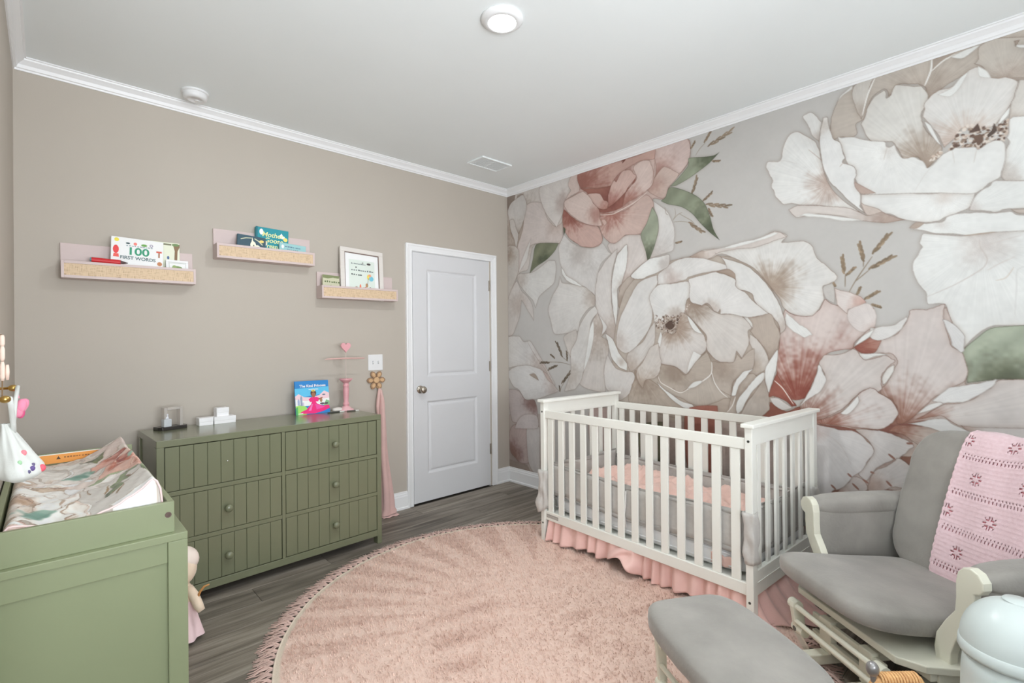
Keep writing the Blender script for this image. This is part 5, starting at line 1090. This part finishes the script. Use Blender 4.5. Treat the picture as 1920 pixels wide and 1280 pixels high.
# ------------------------------------------------------------------ soft doll on the floor between table and dresser
m_doll = M('cream_plush', (222, 200, 178), .9, .05, 20, .3, 300, sheen=.3); m_dress = M('pink_doll_dress', (222, 192, 194), .85, .06, 10, .25, 200, sheen=.3)
dl = empty('rag_doll', (.434, 2.640, 0), math.radians(-35), 'cream soft doll in a pink dress sitting on the floor beside the changing table', 'doll')
MB().sell(.062, .055, .078, 1, 1, 24, 16, tr((0, 0, .315))).build('head', m_doll, dl, smooth=True)
MB().sell(.048, .040, .085, .9, .9, 20, 14, tr((0, 0, .175))).build('body', m_doll, dl, smooth=True)
def dress(u, v):
    t = 2 * PI * u; r = .036 + .055 * v ** 1.1; return (r * math.cos(t) * (1 + .10 * math.sin(7 * t) * v), r * .85 * math.sin(t) * (1 + .10 * math.sin(7 * t) * v) - .02 * v, .215 - .195 * v)
MB().grid(dress, 60, 14, closed_u=True).build('dress', m_dress, dl, smooth=True)
for s in (-1, 1):
    MB().tube([(s * .03, 0, .225), (s * .06, -.015, .195), (s * .085, -.03, .155), (s * .10, -.035, .135)], [.018, .020, .019, .014], 12).build('arm', m_doll, dl, smooth=True)
    MB().tube([(s * .03, -.03, .09), (s * .04, -.09, .04), (s * .045, -.14, .022)], [.022, .022, .020], 12).build('leg', m_doll, dl, smooth=True)
MB().tube([(.075, -.02, .185), (.088, -.02, .215), (.105, -.02, .235), (.125, -.02, .243)], [.006, .005, .0045, .003], 8).build('ribbon', M('tan_ribbon', (196, 140, 84), .6), dl, smooth=True)
MB().sell(.066, .058, .060, 1, 1, 20, 12, tr((0, .012, .345))).build('bonnet', M('blush_bonnet', (228, 206, 196), .9, .04), dl, smooth=True)
for s in (-1, 1): MB().sell(.006, .004, .007, 1, 1, 10, 8, tr((s * .022, -.053, .318))).build('eye', flat((60, 50, 46)), dl)

# ------------------------------------------------------------------ round rug
RX, RY, RR, RT = 1.73, 1.68, 1.16, .014
rug = empty('round_rug', (RX, RY, 0), 0, 'round shaggy blush pink rug with tasselled edge on the wood floor', 'rug')
def rug_shade(x, y):
    s = .5 + .5 * math.sin(y * 36 + 2.2 * math.sin(x * 2.3) + 1.5 * vn(x * 1.4, y * 1.4))
    a = math.atan2(y, x); r = math.hypot(x, y)
    wedge = sm(.50, .62, r) * (1.0 if .1 < a < 2.75 else 0.0)
    t = (a * 4.8 + .35 * math.sin(a * 3)) % 1.0
    tri = 1.0 if t < .12 + .62 * min(1, max(0, (r - .52) / .6)) else 0.0
    rib = .75 + .25 * math.sin((x * .8 + y) * 95)
    k = s * .6 * sm(.35, .9, .5 + .35 * vn(x * 2.6 + 1, y * 2.6))
    return k * (1 - wedge) + wedge * tri * .62 * rib
m_rug = attr_mat('rug_weave', .95, .7, 140, sheen=.3, dist=.004)
NR, NA = 110, 420
rb = MB(); rb.grid(lambda u, v: ((RR * v + .001) * math.cos(2 * PI * u), (RR * v + .001) * math.sin(2 * PI * u), (RT if v < .985 else RT * .8) + .0015 * vn(18 * v * math.cos(2 * PI * u), 18 * v * math.sin(2 * PI * u))), NA, NR, closed_u=True)
n0 = (NR - 1) * NA; base = len(rb.v)
rb.v += [((RR + .004) * math.cos(2 * PI * k / NA), (RR + .004) * math.sin(2 * PI * k / NA), .001) for k in range(NA)]
for k in range(NA): rb.f.append((n0 + k, base + k, base + (k + 1) % NA, n0 + (k + 1) % NA)); rb.mi.append(0)
ro = rb.build('rug_body', m_rug, rug, smooth=True)
LT, DK = (216, 188, 174), (190, 154, 139)
cols = []
for p in rb.v:
    c = mixc(LT, DK, rug_shade(p[0], p[1]) * .7)
    if math.hypot(p[0], p[1]) > RR * .978: c = (206, 190, 172)
    cols += [*(min(lin(q) * GAIN, .92) for q in c), 1.0]
ro.data.color_attributes.new('print', 'FLOAT_COLOR', 'POINT').data.foreach_set('color', cols)
rg = np.random.RandomState(11); NBL = 52000
pr_r = np.sqrt(rg.rand(NBL)) * (RR * .972); pr_a = rg.rand(NBL) * 2 * PI
bx = pr_r * np.cos(pr_a); by = pr_r * np.sin(pr_a)
shd = np.array([rug_shade(x, y) for x, y in zip(bx, by)])
keep = rg.rand(NBL) < (.55 + .45 * shd); bx, by, shd = bx[keep], by[keep], shd[keep]; NBL = len(bx)
da = rg.rand(NBL) * 2 * PI * .5 + .6; ln_ = .010 + .012 * rg.rand(NBL); wd = .0012 + .0010 * rg.rand(NBL)
dxx, dyy = np.cos(da), np.sin(da)
V = np.zeros((NBL, 5, 3)); z0 = RT - .001
V[:, 0] = np.stack([bx - dyy * wd, by + dxx * wd, np.full(NBL, z0)], 1); V[:, 1] = np.stack([bx + dyy * wd, by - dxx * wd, np.full(NBL, z0)], 1)
mx_, my_ = bx + dxx * ln_ * .35, by + dyy * ln_ * .35; mz = z0 + ln_ * .55
V[:, 2] = np.stack([mx_ + dyy * wd * .8, my_ - dxx * wd * .8, mz], 1); V[:, 3] = np.stack([mx_ - dyy * wd * .8, my_ + dxx * wd * .8, mz], 1)
V[:, 4] = np.stack([bx + dxx * ln_, by + dyy * ln_, z0 + ln_ * .5], 1)
idx = np.arange(NBL) * 5
fq = np.stack([idx, idx + 1, idx + 2, idx + 3], 1); ft = np.stack([idx + 3, idx + 2, idx + 4], 1)
me = bpy.data.meshes.new('pile'); me.from_pydata(V.reshape(-1, 3).tolist(), [], fq.tolist() + ft.tolist()); me.update()
t_ = np.clip(shd * .75 + (rg.rand(NBL) - .5) * .5, 0, 1)[:, None]
cc = np.array(LT) * (1 - t_) + np.array((172, 134, 118)) * t_; cc = np.minimum(np.vectorize(lin)(cc) * GAIN, .92)
cc = np.repeat(np.concatenate([cc, np.ones((NBL, 1))], 1), 5, 0)
me.color_attributes.new('print', 'FLOAT_COLOR', 'POINT').data.foreach_set('color', cc.astype(np.float32).ravel()); me.materials.append(m_rug)
po = link('pile', me, rug); po['kind'] = 'stuff'
m_tas = M('blush_tassel', (196, 166, 156), .9, .1, 12, .3, 300, sheen=.3, rnd=.08)
tas = []
for q in range(4):
    r = random.Random(40 + q); mb = MB()
    for k in range(7):
        a = (k - 3) * .17 + r.uniform(-.1, .1); l = r.uniform(.062, .100); pts = []
        for j in range(5):
            t = j / 4; pts.append((l * t * math.cos(a), (k - 3) * .002 + l * t * math.sin(a) + .006 * math.sin(4 * t + k), .006 + .010 * math.sin(PI * min(t * 1.4, 1)) * r.uniform(.4, 1.2) - .003 * t))
        mb.tube(pts, [.0028, .0032, .0032, .0030, .0022], 5)
    tas.append(mb)
to = [None] * 4; NT = 176
for k in range(NT):
    a = 2 * PI * k / NT; q = (k * 7) % 4
    if to[q] is None: o = to[q] = tas[q].build('tassel', m_tas, rug, smooth=True)
    else: o = child_copy(to[q], rug, (0, 0, 0))
    o.location = (RR * math.cos(a), RR * math.sin(a), 0); o.rotation_euler = (0, 0, a + random.uniform(-.15, .15))
# ------------------------------------------------------------------ crib
m_crib = M('cream_white_paint', (226, 222, 215), .36, .015, 4, .02, 120)
CLN, CDP, CHT = 1.375, .78, .912
cr = empty('crib', (2.370, 2.275, 0), math.radians(-92.9), 'cream white wooden baby crib against the floral mural', 'crib')
PWX, PWY = .034, .046
for x in (0, CLN - PWX):
    for y in (0, CDP - PWY): box('post', x, x + PWX, y, y + PWY, .004, CHT, m_crib, cr, .003)
for x in (0, CLN - PWX):
    hd = box('header_board', x + .006, x + PWX - .006, PWY, CDP - PWY, CHT - .082, CHT, m_crib, cr, .002)
    box('cap_rail', x - .013, x + PWX + .013, -.014, CDP + .012, CHT, CHT + .019, m_crib, cr, .004)
    lb_ = box('lower_board', x + .004, x + PWX - .004, PWY, CDP - PWY, .150, .262, m_crib, cr, .002)
    box('bead_strip', x + (PWX - .004 if x > 0 else -.001), x + (PWX - .001 if x > 0 else .004), PWY, CDP - PWY, .205, .211, m_crib, lb_, .001)
    ns = 7; pit = (CDP - 2 * PWY) / ns; so = None
    for k in range(ns):
        yy = PWY + (k + .5) * pit
        if so is None: so = MB().box(-.006, .006, -.017, .017, .262, CHT - .082).build('slat', m_crib, cr, bevel=.002); so.location = (x + PWX / 2, yy, 0)
        else: child_copy(so, cr, (x + PWX / 2, yy, 0))
m_bolt = M('dark_bolt', (92, 96, 92), .3, .05, metal=.8)
for x in (PWX / 2, CLN - PWX / 2):
    for z in (.852, .128):
        MB().lathe([(0, 0), (.006, 0), (.006, .0015), (.003, .0018), (.003, .0005), (0, .0005)], 14, tr((x, .0002, z), rotm(PI / 2)), cap=False).build('bolt', m_bolt, cr)
so2 = None
for y, z0, z1, nm in ((.008, .812, .862, 'front'), (CDP - .030, .810, .858, 'back')):
    box('top_rail', PWX, CLN - PWX, y, y + .022, z0, z1, m_crib, cr, .003)
    box('bottom_rail', PWX, CLN - PWX, y, y + .022, .152, .208, m_crib, cr, .003)
    ns = 14; pit = (CLN - 2 * PWX) / ns
    for k in range(ns):
        xx = PWX + (k + .45) * pit
        if so2 is None: so2 = MB().box(-.0215, .0215, .005, .017, .208, .811).build('slat', m_crib, cr, bevel=.002); so2.location = (xx, y, 0)
        else: child_copy(so2, cr, (xx, y, 0))
art(cr, 'rail_label', [((150, 146, 140), [(.045, .170), (.15, .170), (.15, .192), (.045, .192)]), ((196, 190, 184), [(.05, .174), (.145, .174), (.145, .177), (.05, .177)]), ((196, 190, 184), [(.05, .181), (.145, .181), (.145, .184), (.05, .184)])], 1, 1, .0075)
box('mattress_support', .036, CLN - .036, .04, CDP - .04, .185, .2, m_crib, cr, 0)
CRM = Matrix.Translation((2.370, 2.275, 0)) @ Matrix.Rotation(math.radians(-92.9), 4, 'Z'); CRZ = math.radians(-92.9)
# mattress
m_sheet = M('white_sheet', (234, 232, 230), .85, .03, 6, .3, 40, sheen=.2, dist=.006)
mt = empty('crib_mattress', CRM @ Vector((CLN / 2, CDP / 2, .2)), CRZ, 'white sheeted mattress inside the crib', 'mattress')
MB().sell(.648, .338, .068, .35, .18, 60, 16, tr((0, 0, .068))).build('mattress_body', m_sheet, mt, smooth=True)
for s in (-1, 1):
    MB().tube([(-.62, s * .337, .040), (.62, s * .337, .040)], .0035, 8).build('piping', m_sheet, mt, smooth=True)
    MB().tube([(-.62, s * .337, .095), (.62, s * .337, .095)], .0035, 8).build('piping', m_sheet, mt, smooth=True)
# pink blanket
m_blk = M('peach_pink_blanket', (226, 188, 177), .9, .05, 8, .3, 120, sheen=.3, dist=.004)
def blk(u, v):
    x = -.60 + 1.19 * u; y = -.318 + .636 * v
    e = min(1, min(u, 1 - u) / .05) * min(1, min(v, 1 - v) / .06)
    h = .03 + .065 * (1 - .45 * u) + .018 * vn(x * 7, y * 9) + .010 * math.sin(22 * (x * .8 + y) + 3 * math.sin(7 * y)) + .008 * vn(x * 18 + 2, y * 17) + .004 * vn(x * 41, y * 37)
    return (x, y, .137 + (max(h, .014)) * e ** .5)
bl = empty('crib_blanket', CRM @ Vector((CLN / 2, CDP / 2, .2)), CRZ, 'rumpled peach pink blanket spread over the crib mattress', 'blanket')
MB().grid(blk, 150, 90).build('blanket_top', m_blk, bl, smooth=True)
MB().grid(lambda u, v: (.46 + .13 * u, -.3375 + .004 * math.sin(9 * u), .03 + .05 * v + .004 * math.sin(20 * u)), 12, 6).build('tucked_corner', m_blk, bl, smooth=True, solid=.004)
# liner
m_lin = M('grey_mesh_liner', (184, 180, 175), .9, .04, 60, .5, 700, sheen=.15, dist=.001); m_lint = M('grey_liner_trim', (166, 163, 159), .85, .03, 30, .2, 300)
ln = empty('crib_liner', CRM @ Vector((0, 0, 0)), CRZ, 'grey breathable mesh liner wrapped around the inside of the crib', 'crib liner')
def strip(name, P0, P1, z0, z1, nrm, mat, amp=.004, sag=.0, n=40, parent=None, ph=0.0):
    P0 = Vector(P0); P1 = Vector(P1); N_ = Vector(nrm)
    def f(u, v):
        p = P0.lerp(P1, u) + N_ * (amp * math.sin(11 * u + ph) * math.sin(PI * v) + amp * .5 * math.sin(23 * u + 5 * v + ph))
        return (p.x, p.y, z0 + (z1 - z0) * v - sag * math.sin(PI * u) + .004 * math.sin(9 * u + ph))
    return MB().grid(f, n, 8).build(name, mat, parent or ln, smooth=True, solid=.005)
for nm, a, b, z0, z1, nr, sg in (('front', (.04, .044), (CLN - .04, .044), .325, .505, (0, 1, 0), .012), ('back', (.04, CDP - .044), (CLN - .04, CDP - .044), .325, .462, (0, -1, 0), .0), ('head', (.040, .05), (.040, CDP - .05), .325, .50, (1, 0, 0), .006), ('foot', (CLN - .040, .05), (CLN - .040, CDP - .05), .31, .52, (-1, 0, 0), .006)):
    pa = strip('mesh_panel', (*a, 0), (*b, 0), z0, z1, nr, m_lin, sag=sg)
    strip('trim_band', (*a, 0), (*b, 0), z1 - .014, z1 + .012, nr, m_lint, sag=sg, parent=pa); strip('trim_band', (*a, 0), (*b, 0), z0 - .012, z0 + .014, nr, m_lint, sag=sg, parent=pa)
# wraps around the corner posts
def wrap(cx, cy, hx, hy, z0, z1, amp=.003, flare=0.0):
    def f(u, v):
        t = 2 * PI * u; c, s = math.cos(t), math.sin(t); k = 1 / max(abs(c), abs(s)); k = min(k, 1.36)
        g = 1 + flare * (1 - v) * .6 * (1 if c < 0 else .2)
        w_ = amp * math.sin(3 * t + 9 * v) + amp * .6 * math.sin(17 * v + t)
        return (cx + (hx + w_) * c * k * g, cy + (hy + w_) * s * k * g, z0 + (z1 - z0) * v + (.02 * flare * c * (1 - v)))
    return MB().grid(f, 40, 14, closed_u=True).build('post_wrap', m_lin, ln, smooth=True, solid=.003)
wrap(CLN - PWX / 2, PWY / 2, PWX / 2 + .006, PWY / 2 + .006, .300, .532)
wrap(CLN - PWX / 2, CDP - PWY / 2, PWX / 2 + .006, PWY / 2 + .006, .300, .512, .006)
wrap(PWX / 2, PWY / 2, PWX / 2 + .008, PWY / 2 + .008, .205, .470, .004, .9)
for x in (CLN - .075, .06, .66):
    MB().tube([(x, .030, .47), (x + .004, .022, .40), (x - .006, .024, .34), (x + .002, .026, .27)], .0028, 6).build('tie_ribbon', M('white_ribbon', (214, 210, 206), .8), ln, smooth=True)
# crib skirt
m_skirt = M('blush_skirt', (222, 182, 174), .85, .05, 9, .25, 160, sheen=.3)
sk = empty('crib_skirt', CRM @ Vector((0, 0, 0)), CRZ, 'ruffled blush pink crib skirt hanging below the crib rails', 'crib skirt')
def ruff(u, v):
    x = .045 + (CLN - .085) * u
    ph = 96 * u + 2.6 * math.sin(9 * u) + 2.0 * math.sin(21 * u)
    lump = math.exp(-((u - .47) / .07) ** 2)
    drop = .150 + .022 * math.sin(11 * u + .6) + .016 * math.sin(23 * u)
    out = (.006 + .011 * v) * math.sin(ph) + .008 * math.sin(ph * .43 + 1) * v + .018 * v + lump * .07 * v ** 1.5 + lump * .014 * math.sin(60 * u + 9 * v) + .012 * v * math.sin(5 * u + 2)
    z = .188 - min(drop, .168) * v + lump * .03 * v + .006 * v * math.sin(ph * .5)
    return (x, .034 - out, max(z, .022 + .004 * math.sin(ph)))
MB().grid(ruff, 420, 16).build('front_ruffle', m_skirt, sk, smooth=True, solid=.002)
def ruff2(u, v):
    y = .04 + (CDP - .08) * u; ph = 42 * u + 2 * math.sin(6 * u)
    out = (.004 + .02 * v) * math.sin(ph) + .03 * v + .17 * (v ** 2.2) * math.exp(-((u - .42) / .32) ** 2) + .02 * v * math.sin(9 * u)
    z = .175 - .165 * min(1, v * 1.15) ** .9 + .016 * v * abs(math.sin(ph * .7))
    return (CLN - .03 + out, y, max(z, .016))
MB().grid(ruff2, 130, 22).build('end_ruffle', m_skirt, sk, smooth=True, solid=.002)

# ------------------------------------------------------------------ glider chair
m_cream = M('cream_wood_paint', (212, 210, 194), .4, .015, 4)
m_suede = M('grey_microsuede', (144, 140, 134), .9, .13, 7, .3, 90, sheen=.35, dist=.003)
GO = (2.335, .453, 0); GR_ = math.radians(-127)
gc = empty('glider_chair', GO, GR_, 'cream wooden glider chair with grey cushions in the right foreground', 'chair')
# seat cushion
def bend(X, k):
    return X
def seatX(p):
    x, y, z = p; z += .05 * (-(y) / .3) * .6 + .012 * (y / .3) ** 2
    return Vector((x - .020, y + .070, z + .322))
sc = MB().sell(.265, .345, .058, .55, .42, 56, 18, seatX).build('seat_cushion', m_suede, gc, smooth=True)
MB().tube([seatX((.265 * .97 * math.copysign(abs(math.cos(t)) ** .42, math.cos(t)), .345 * .97 * math.copysign(abs(math.sin(t)) ** .42, math.sin(t)), -.012)) for t in [2 * PI * k / 60 for k in range(60)]] , .004, 6, cap=False).build('piping', m_suede, sc, smooth=True)
# back cushion
bt = rotm(-.30)
def backX(p):
    x, y, z = p
    y += .035 * (x / .3) ** 2 * -1
    return Vector((0, .480, .595)) + bt @ Vector((x, y, z))
bc = MB().sell(.315, .085, .325, .48, .5, 56, 30, lambda p: backX((p[0], p[1] * (1 - .16 * math.exp(-((p[2] - .10) / .03) ** 2) - .14 * math.exp(-((p[2] + .14) / .03) ** 2)), p[2]))).build('back_cushion', m_suede, gc, smooth=True)
for zz in (.10, -.14):
    MB().tube([backX((x, -.066 * (1 - (abs(x) / .33) ** 4), zz + .004 * math.sin(12 * x))) for x in [-.28 + .56 * k / 24 for k in range(25)]], .003, 6).build('crease', M('grey_seam', (118, 114, 110), .9), bc, smooth=True)
# arms
for s in (-1, 1):
    prof = [(.252, .240), (.246, .280), (.254, .330), (.286, .388), (.318, .435), (.322, .480), (.322, .530), (.328, .562), (.345, .583), (.368, .590), (.392, .582), (.408, .560), (.409, .538), (.398, .520), (.380, .512), (.380, .480), (.374, .430), (.352, .382), (.320, .335), (.304, .285), (.300, .240)]
    if s < 0: prof = [(-x, z) for x, z in prof][::-1]
    MB().prism(prof, -.018, .014, 1).build('arm_post', m_cream, gc, bevel=.004)
    ap = MB().sell(.046, .262, .165, .42, .42, 30, 20, tr((s * .360, .265, .425))).build('arm_pad', m_suede, gc, smooth=True)
    MB().sell(.058, .262, .045, .7, .5, 30, 16, tr((s * .366, .262, .552))).build('arm_roll', m_suede, ap, smooth=True)
    box('arm_rear_post', s * .345 - .02, s * .345 + .02, .50, .54, .24, .54, m_cream, gc, .004)
# seat frame
sf = [(-.335, .02), (-.30, -.10), (-.24, -.155), (.24, -.155), (.30, -.10), (.335, .02), (.335, .50), (-.335, .50)]
MB().prism(sf, .222, .248, 2).build('seat_frame', m_cream, gc, bevel=.004)
box('frame_apron', -.30, .30, -.085, -.06, .195, .222, m_cream, gc, .003); box('frame_apron', -.30, .30, .44, .465, .195, .222, m_cream, gc, .003)
for s in (-1, 1): box('frame_side', s * .29 - .015, s * .29 + .015, -.06, .44, .190, .222, m_cream, gc, .003)
box('back_frame', -.25, .25, .545, .565, .248, .74, m_cream, gc, .004)
# base
for s in (-1, 1):
    x = s * .10 + .015
    box('foot_rail', x - .022, x + .022, -.26, .42, .026, .066, m_cream, gc, .004)
    box('base_post', x - .03, x + .03, -.155, -.125, .066, .195, m_cream, gc, .004); box('base_post', x - .03, x + .03, .30, .33, .066, .195, m_cream, gc, .004)
    box('side_stretcher', x - .02, x + .02, -.125, .30, .16, .190, m_cream, gc, .003)
box('front_stretcher', -.16, .19, -.152, -.132, .072, .115, m_cream, gc, .003); box('front_stretcher', -.16, .19, -.150, -.134, .150, .185, m_cream, gc, .003)
box('rear_stretcher', -.16, .19, .305, .325, .08, .14, m_cream, gc, .003)
for s in (-1, 1):
    for y in (-.20, .36):
        lk = [(y - .024, .196), (y - .018, .214), (y + .012, .218), (y + .026, .200), (y + .036, .10), (y + .026, .078), (y + .002, .078), (y - .008, .10)]
        x = s * .205 + .015
        l_ = MB().prism(lk, x - .011, x + .011, 0).build('swing_link', m_cream, gc, bevel=.004)
        for z in (.197, .102): MB().lathe([(0, 0), (.011, 0), (.010, .005), (.004, .006), (0, .005)], 16, tr((x, y + (.001 if z > .2 else .012), z), rotm(PI / 2)), cap=False).build('pivot_bolt', m_bolt, l_, smooth=True).location = (0, -.019 if z > .2 else -.017, 0)
        MB().tube([(x - s * .012, y + .002, .197), (x + s * .03, y + .002, .197)], .021, 16).build('pivot_hub', m_cream, l_, smooth=False)
        MB().tube([(x - s * .04, y + .012, .102), (x + s * .022, y + .012, .102)], .021, 16).build('pivot_hub', m_cream, l_, smooth=False)
MB().tube([(-.19, -.205, .197), (.22, -.205, .197)], .0105, 14).build('front_rod', m_cream, gc, smooth=False)
MB().tube([(-.19, -.205, .135), (.22, -.205, .135)], .0095, 14).build('front_rod', m_cream, gc, smooth=False)
# ------------------------------------------------------------------ crocheted throw over the back cushion
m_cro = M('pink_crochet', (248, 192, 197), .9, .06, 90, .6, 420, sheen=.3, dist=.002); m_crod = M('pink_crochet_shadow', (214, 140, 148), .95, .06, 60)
th = empty('crochet_throw', GO, GR_, 'pink crocheted throw blanket draped over the back of the glider chair', 'blanket')
TX0, TX1 = -.085, .285
def throw_prof(x):              # (y, z) line over the back cushion at local x: up the front, over the top, down behind
    E = .48; ax = min(abs(x), .30); cmin = max(ax / .312, .06)
    ph1 = math.acos(min(1, cmin ** (1 / E)))
    pts = []
    for k in range(61):
        ph = -.95 + (ph1 + .95) * k / 60; c = max(abs(math.cos(ph)), 1e-4) ** E; s = math.copysign(abs(math.sin(ph)) ** E, math.sin(ph))
        pts.append((-.085 * c * max(0, 1 - (ax / (.315 * c)) ** 4) ** .25 if ax < .315 * c else 0, .325 * s))
    ty, tz = pts[-1]
    for k in range(1, 16):
        ph = ph1 - .5 * k / 15; c = max(abs(math.cos(ph)), 1e-4) ** E; s = math.copysign(abs(math.sin(ph)) ** E, math.sin(ph))
        pts.append((.085 * c * max(0, 1 - (ax / (.315 * c)) ** 4) ** .25 if ax < .315 * c else 0, .325 * s))
    L = [0]
    for i in range(1, len(pts)): L.append(L[-1] + math.hypot(pts[i][0] - pts[i - 1][0], pts[i][1] - pts[i - 1][1]))
    return pts, L
_tp = {}
def throw_pt(u, v, off):
    x = TX0 + (TX1 - TX0) * u + (.025 * (1 - v) * (.5 - u)) - .015 * (1 - v)
    key = round(x, 3)
    if key not in _tp: _tp[key] = throw_prof(x)
    pts, L = _tp[key]; t = v * L[-1]; i = 0
    lo, hi = 0, len(L) - 2
    while lo < hi:
        m = (lo + hi + 1) // 2
        if L[m] <= t: lo = m
        else: hi = m - 1
    f = (t - L[lo]) / max(L[lo + 1] - L[lo], 1e-6)
    y = pts[lo][0] + (pts[lo + 1][0] - pts[lo][0]) * f; z = pts[lo][1] + (pts[lo + 1][1] - pts[lo][1]) * f
    ny, nz = y / .085 ** 2, z / .325 ** 2; ln = math.hypot(ny, nz) + 1e-6
    o = off + .006 + .003 * math.sin(14 * u + 6 * v)
    return backX((x, y + ny / ln * o, z + nz / ln * o))
NUx, NVx = 84, 132
hole = set()
def burst(ci, cj):
    for k in range(10):
        a = 2 * PI * k / 10
        for r in (2.6, 3.6, 4.6): hole.add((int(round(ci + r * math.cos(a))), int(round(cj + r * math.sin(a)))))
for jr in (10, 36, 62, 88):
    for i in range(2, NUx - 3):
        if i % 3 == 0: hole.add((i, jr)); hole.add((i, jr + 1))
        if i % 3 == 1: hole.add((i, jr + 3))
for r_, jr in enumerate((23, 49, 75, 101)):
    for ci in ((20, 62) if r_ % 2 == 0 else (2, 41, 80)): burst(ci, jr)
    for i in range(2, NUx - 2):
        for jj in (-7, -4, 5, 8):
            if (i + jj) % 4 == 0 and min(abs(i - c) for c in ((20, 62) if r_ % 2 == 0 else (2, 41, 80))) > 6: pass
tm = MB(); vs = [throw_pt(i / (NUx - 1), j / (NVx - 1), .0075 + .0022 * math.sin(j * 2.1) * .5) for j in range(NVx) for i in range(NUx)]
tm.add(vs, [(j * NUx + i, j * NUx + i + 1, (j + 1) * NUx + i + 1, (j + 1) * NUx + i) for j in range(NVx - 1) for i in range(NUx - 1) if (i, j) not in hole])
tm.build('lace_layer', m_cro, th, smooth=True, solid=.003)
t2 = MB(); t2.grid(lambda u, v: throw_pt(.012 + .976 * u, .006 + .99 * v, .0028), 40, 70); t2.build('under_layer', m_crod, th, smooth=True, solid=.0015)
for e0, e1 in (((0, 0), (1, 0)), ((0, 0), (0, .98)), ((1, 0), (1, .98))):
    MB().tube([throw_pt(e0[0] + (e1[0] - e0[0]) * k / 80, e0[1] + (e1[1] - e0[1]) * k / 80, .006) for k in range(81)], [.0045 + .0015 * math.sin(k * 1.9) for k in range(81)], 7).build('edging', m_cro, th, smooth=True)
# ------------------------------------------------------------------ glider ottoman
OO = (1.560, .682, 0); OR = math.atan2(-.86, -.51)
ot = empty('ottoman', OO, OR, 'grey cushioned gliding ottoman in front of the chair on the pink rug', 'ottoman')
oc_ = MB().sell(.285, .190, .05, .5, .38, 60, 18, lambda p: Vector((p[0], p[1] * (1 - .12 * (p[0] / .285) ** 2), p[2] + .338))).build('cushion', m_suede, ot, smooth=True)
box('top_frame', -.20, .20, -.13, .13, .275, .302, m_cream, ot, .004)
for s in (-1, 1):
    x = s * .165
    box('foot_rail', x - .02, x + .02, -.17, .17, .026, .062, m_cream, ot, .004)
    box('base_post', x - .025, x + .025, -.03, .03, .062, .235, m_cream, ot, .004)
    for y in (-.125, .125):
        lk = [(y - .018, .262), (y - .008, .275), (y + .010, .275), (y + .020, .262), (y + .024, .11), (y + .016, .094), (y + .000, .094), (y - .006, .11)]
        xx = s * .215; l_ = MB().prism(lk, xx - .010, xx + .010, 0).build('swing_link', m_cream, ot, bevel=.004)
        for z in (.256, .112):
            MB().tube([(xx - s * .03, y + .004, z), (xx + s * .014, y + .004, z)], .018, 16).build('pivot_hub', m_cream, l_)
            MB().lathe([(0, 0), (.008, 0), (.007, .004), (0, .004)], 14, tr((xx + s * .014, y + .004, z), rotm(0, s * PI / 2)), cap=False).build('pivot_bolt', m_bolt, l_)
for y in (-.125, .125): MB().tube([(-.215, y, .18), (.215, y, .18)], .009, 12).build('cross_rod', m_cream, ot)
box('base_stretcher', -.14, .14, -.012, .012, .12, .16, m_cream, ot, .003)
# ------------------------------------------------------------------ white domed pail
m_pail = M('white_gloss_plastic', (200, 209, 207), .3, .01, 3)
pl_ = empty('diaper_pail', (1.893, .066, 0), 0, 'white domed diaper pail in the bottom right corner', 'pail')
MB().lathe([(0, .0), (.118, .0), (.120, .01), (.108, .40), (.102, .452), (0, .452)], 56, cap=False).build('body', m_pail, pl_, smooth=True)
MB().lathe([(.098, .446), (.113, .448), (.116, .456), (.114, .478), (.110, .481)], 56, cap=False).build('lid_rim', m_pail, pl_, smooth=True)
MB().lathe([(.111, .480)] + [(.111 * math.cos(t), .480 + .124 * math.sin(t)) for t in [PI / 2 * k / 18 for k in range(1, 17)]] + [(.02, .602), (0, .604)], 56, cap=False).build('dome_lid', m_pail, pl_, smooth=True)
MB().lathe([(.032, .598), (.034, .602), (.030, .6065), (0, .608)], 36, tr((.010, -.008, -.002)), cap=False).build('lid_button', m_pail, pl_, smooth=True)
# ------------------------------------------------------------------ basket with a ball-ended handle
m_wick = M('orange_raffia', (226, 168, 116), .7, .18, 60, .5, 160, stretch=(1, 1, 3), dist=.003)
bk = empty('raffia_basket', (1.775, .300, 0), math.radians(-42), 'orange raffia basket with grey ball finial at bottom edge by the glider', 'basket')
for k in range(8):
    z = .018 + k * .034; r = .052 + .0035 * k
    MB().tube([(r * math.cos(t) * 1.15, r * math.sin(t) * .85, z + .005 * math.sin(8 * t + k * PI)) for t in [2 * PI * q / 36 for q in range(37)]], .0165, 8, cap=False).build('coil', m_wick, bk, smooth=True)
MB().lathe([(0, 0), (.055, 0), (.055, .01), (0, .01)], 30, tr((0, 0, .004)), cap=False).build('bottom', m_wick, bk)
hd_ = [(-.072, 0, .27), (-.070, 0, .305), (-.058, 0, .328), (-.03, 0, .334), (.0, 0, .330), (.03, 0, .334), (.058, 0, .328), (.070, 0, .305), (.072, 0, .27)]
MB().tube(hd_, .016, 12).build('handle', m_wick, bk, smooth=True)
for k in range(13):
    x = -.052 + k * .0087; MB().tube([(x + .0165 * 0, .0175 * math.cos(t), .3325 + .0175 * math.sin(t)) for t in [2 * PI * q / 14 for q in range(15)]], .0036, 6, cap=False).build('wrap_strand', m_wick, bk, smooth=True)
m_ball = M('grey_metal_ball', (150, 148, 148), .3, .03, metal=.7)
MB().tube([(-.066, .0, .322), (-.070, .0, .348)], .008, 12).build('finial_neck', m_ball, bk)
MB().sell(.0165, .0165, .021, 1, 1, 20, 14, tr((-.071, 0, .365))).build('finial_ball', m_ball, bk, smooth=True)
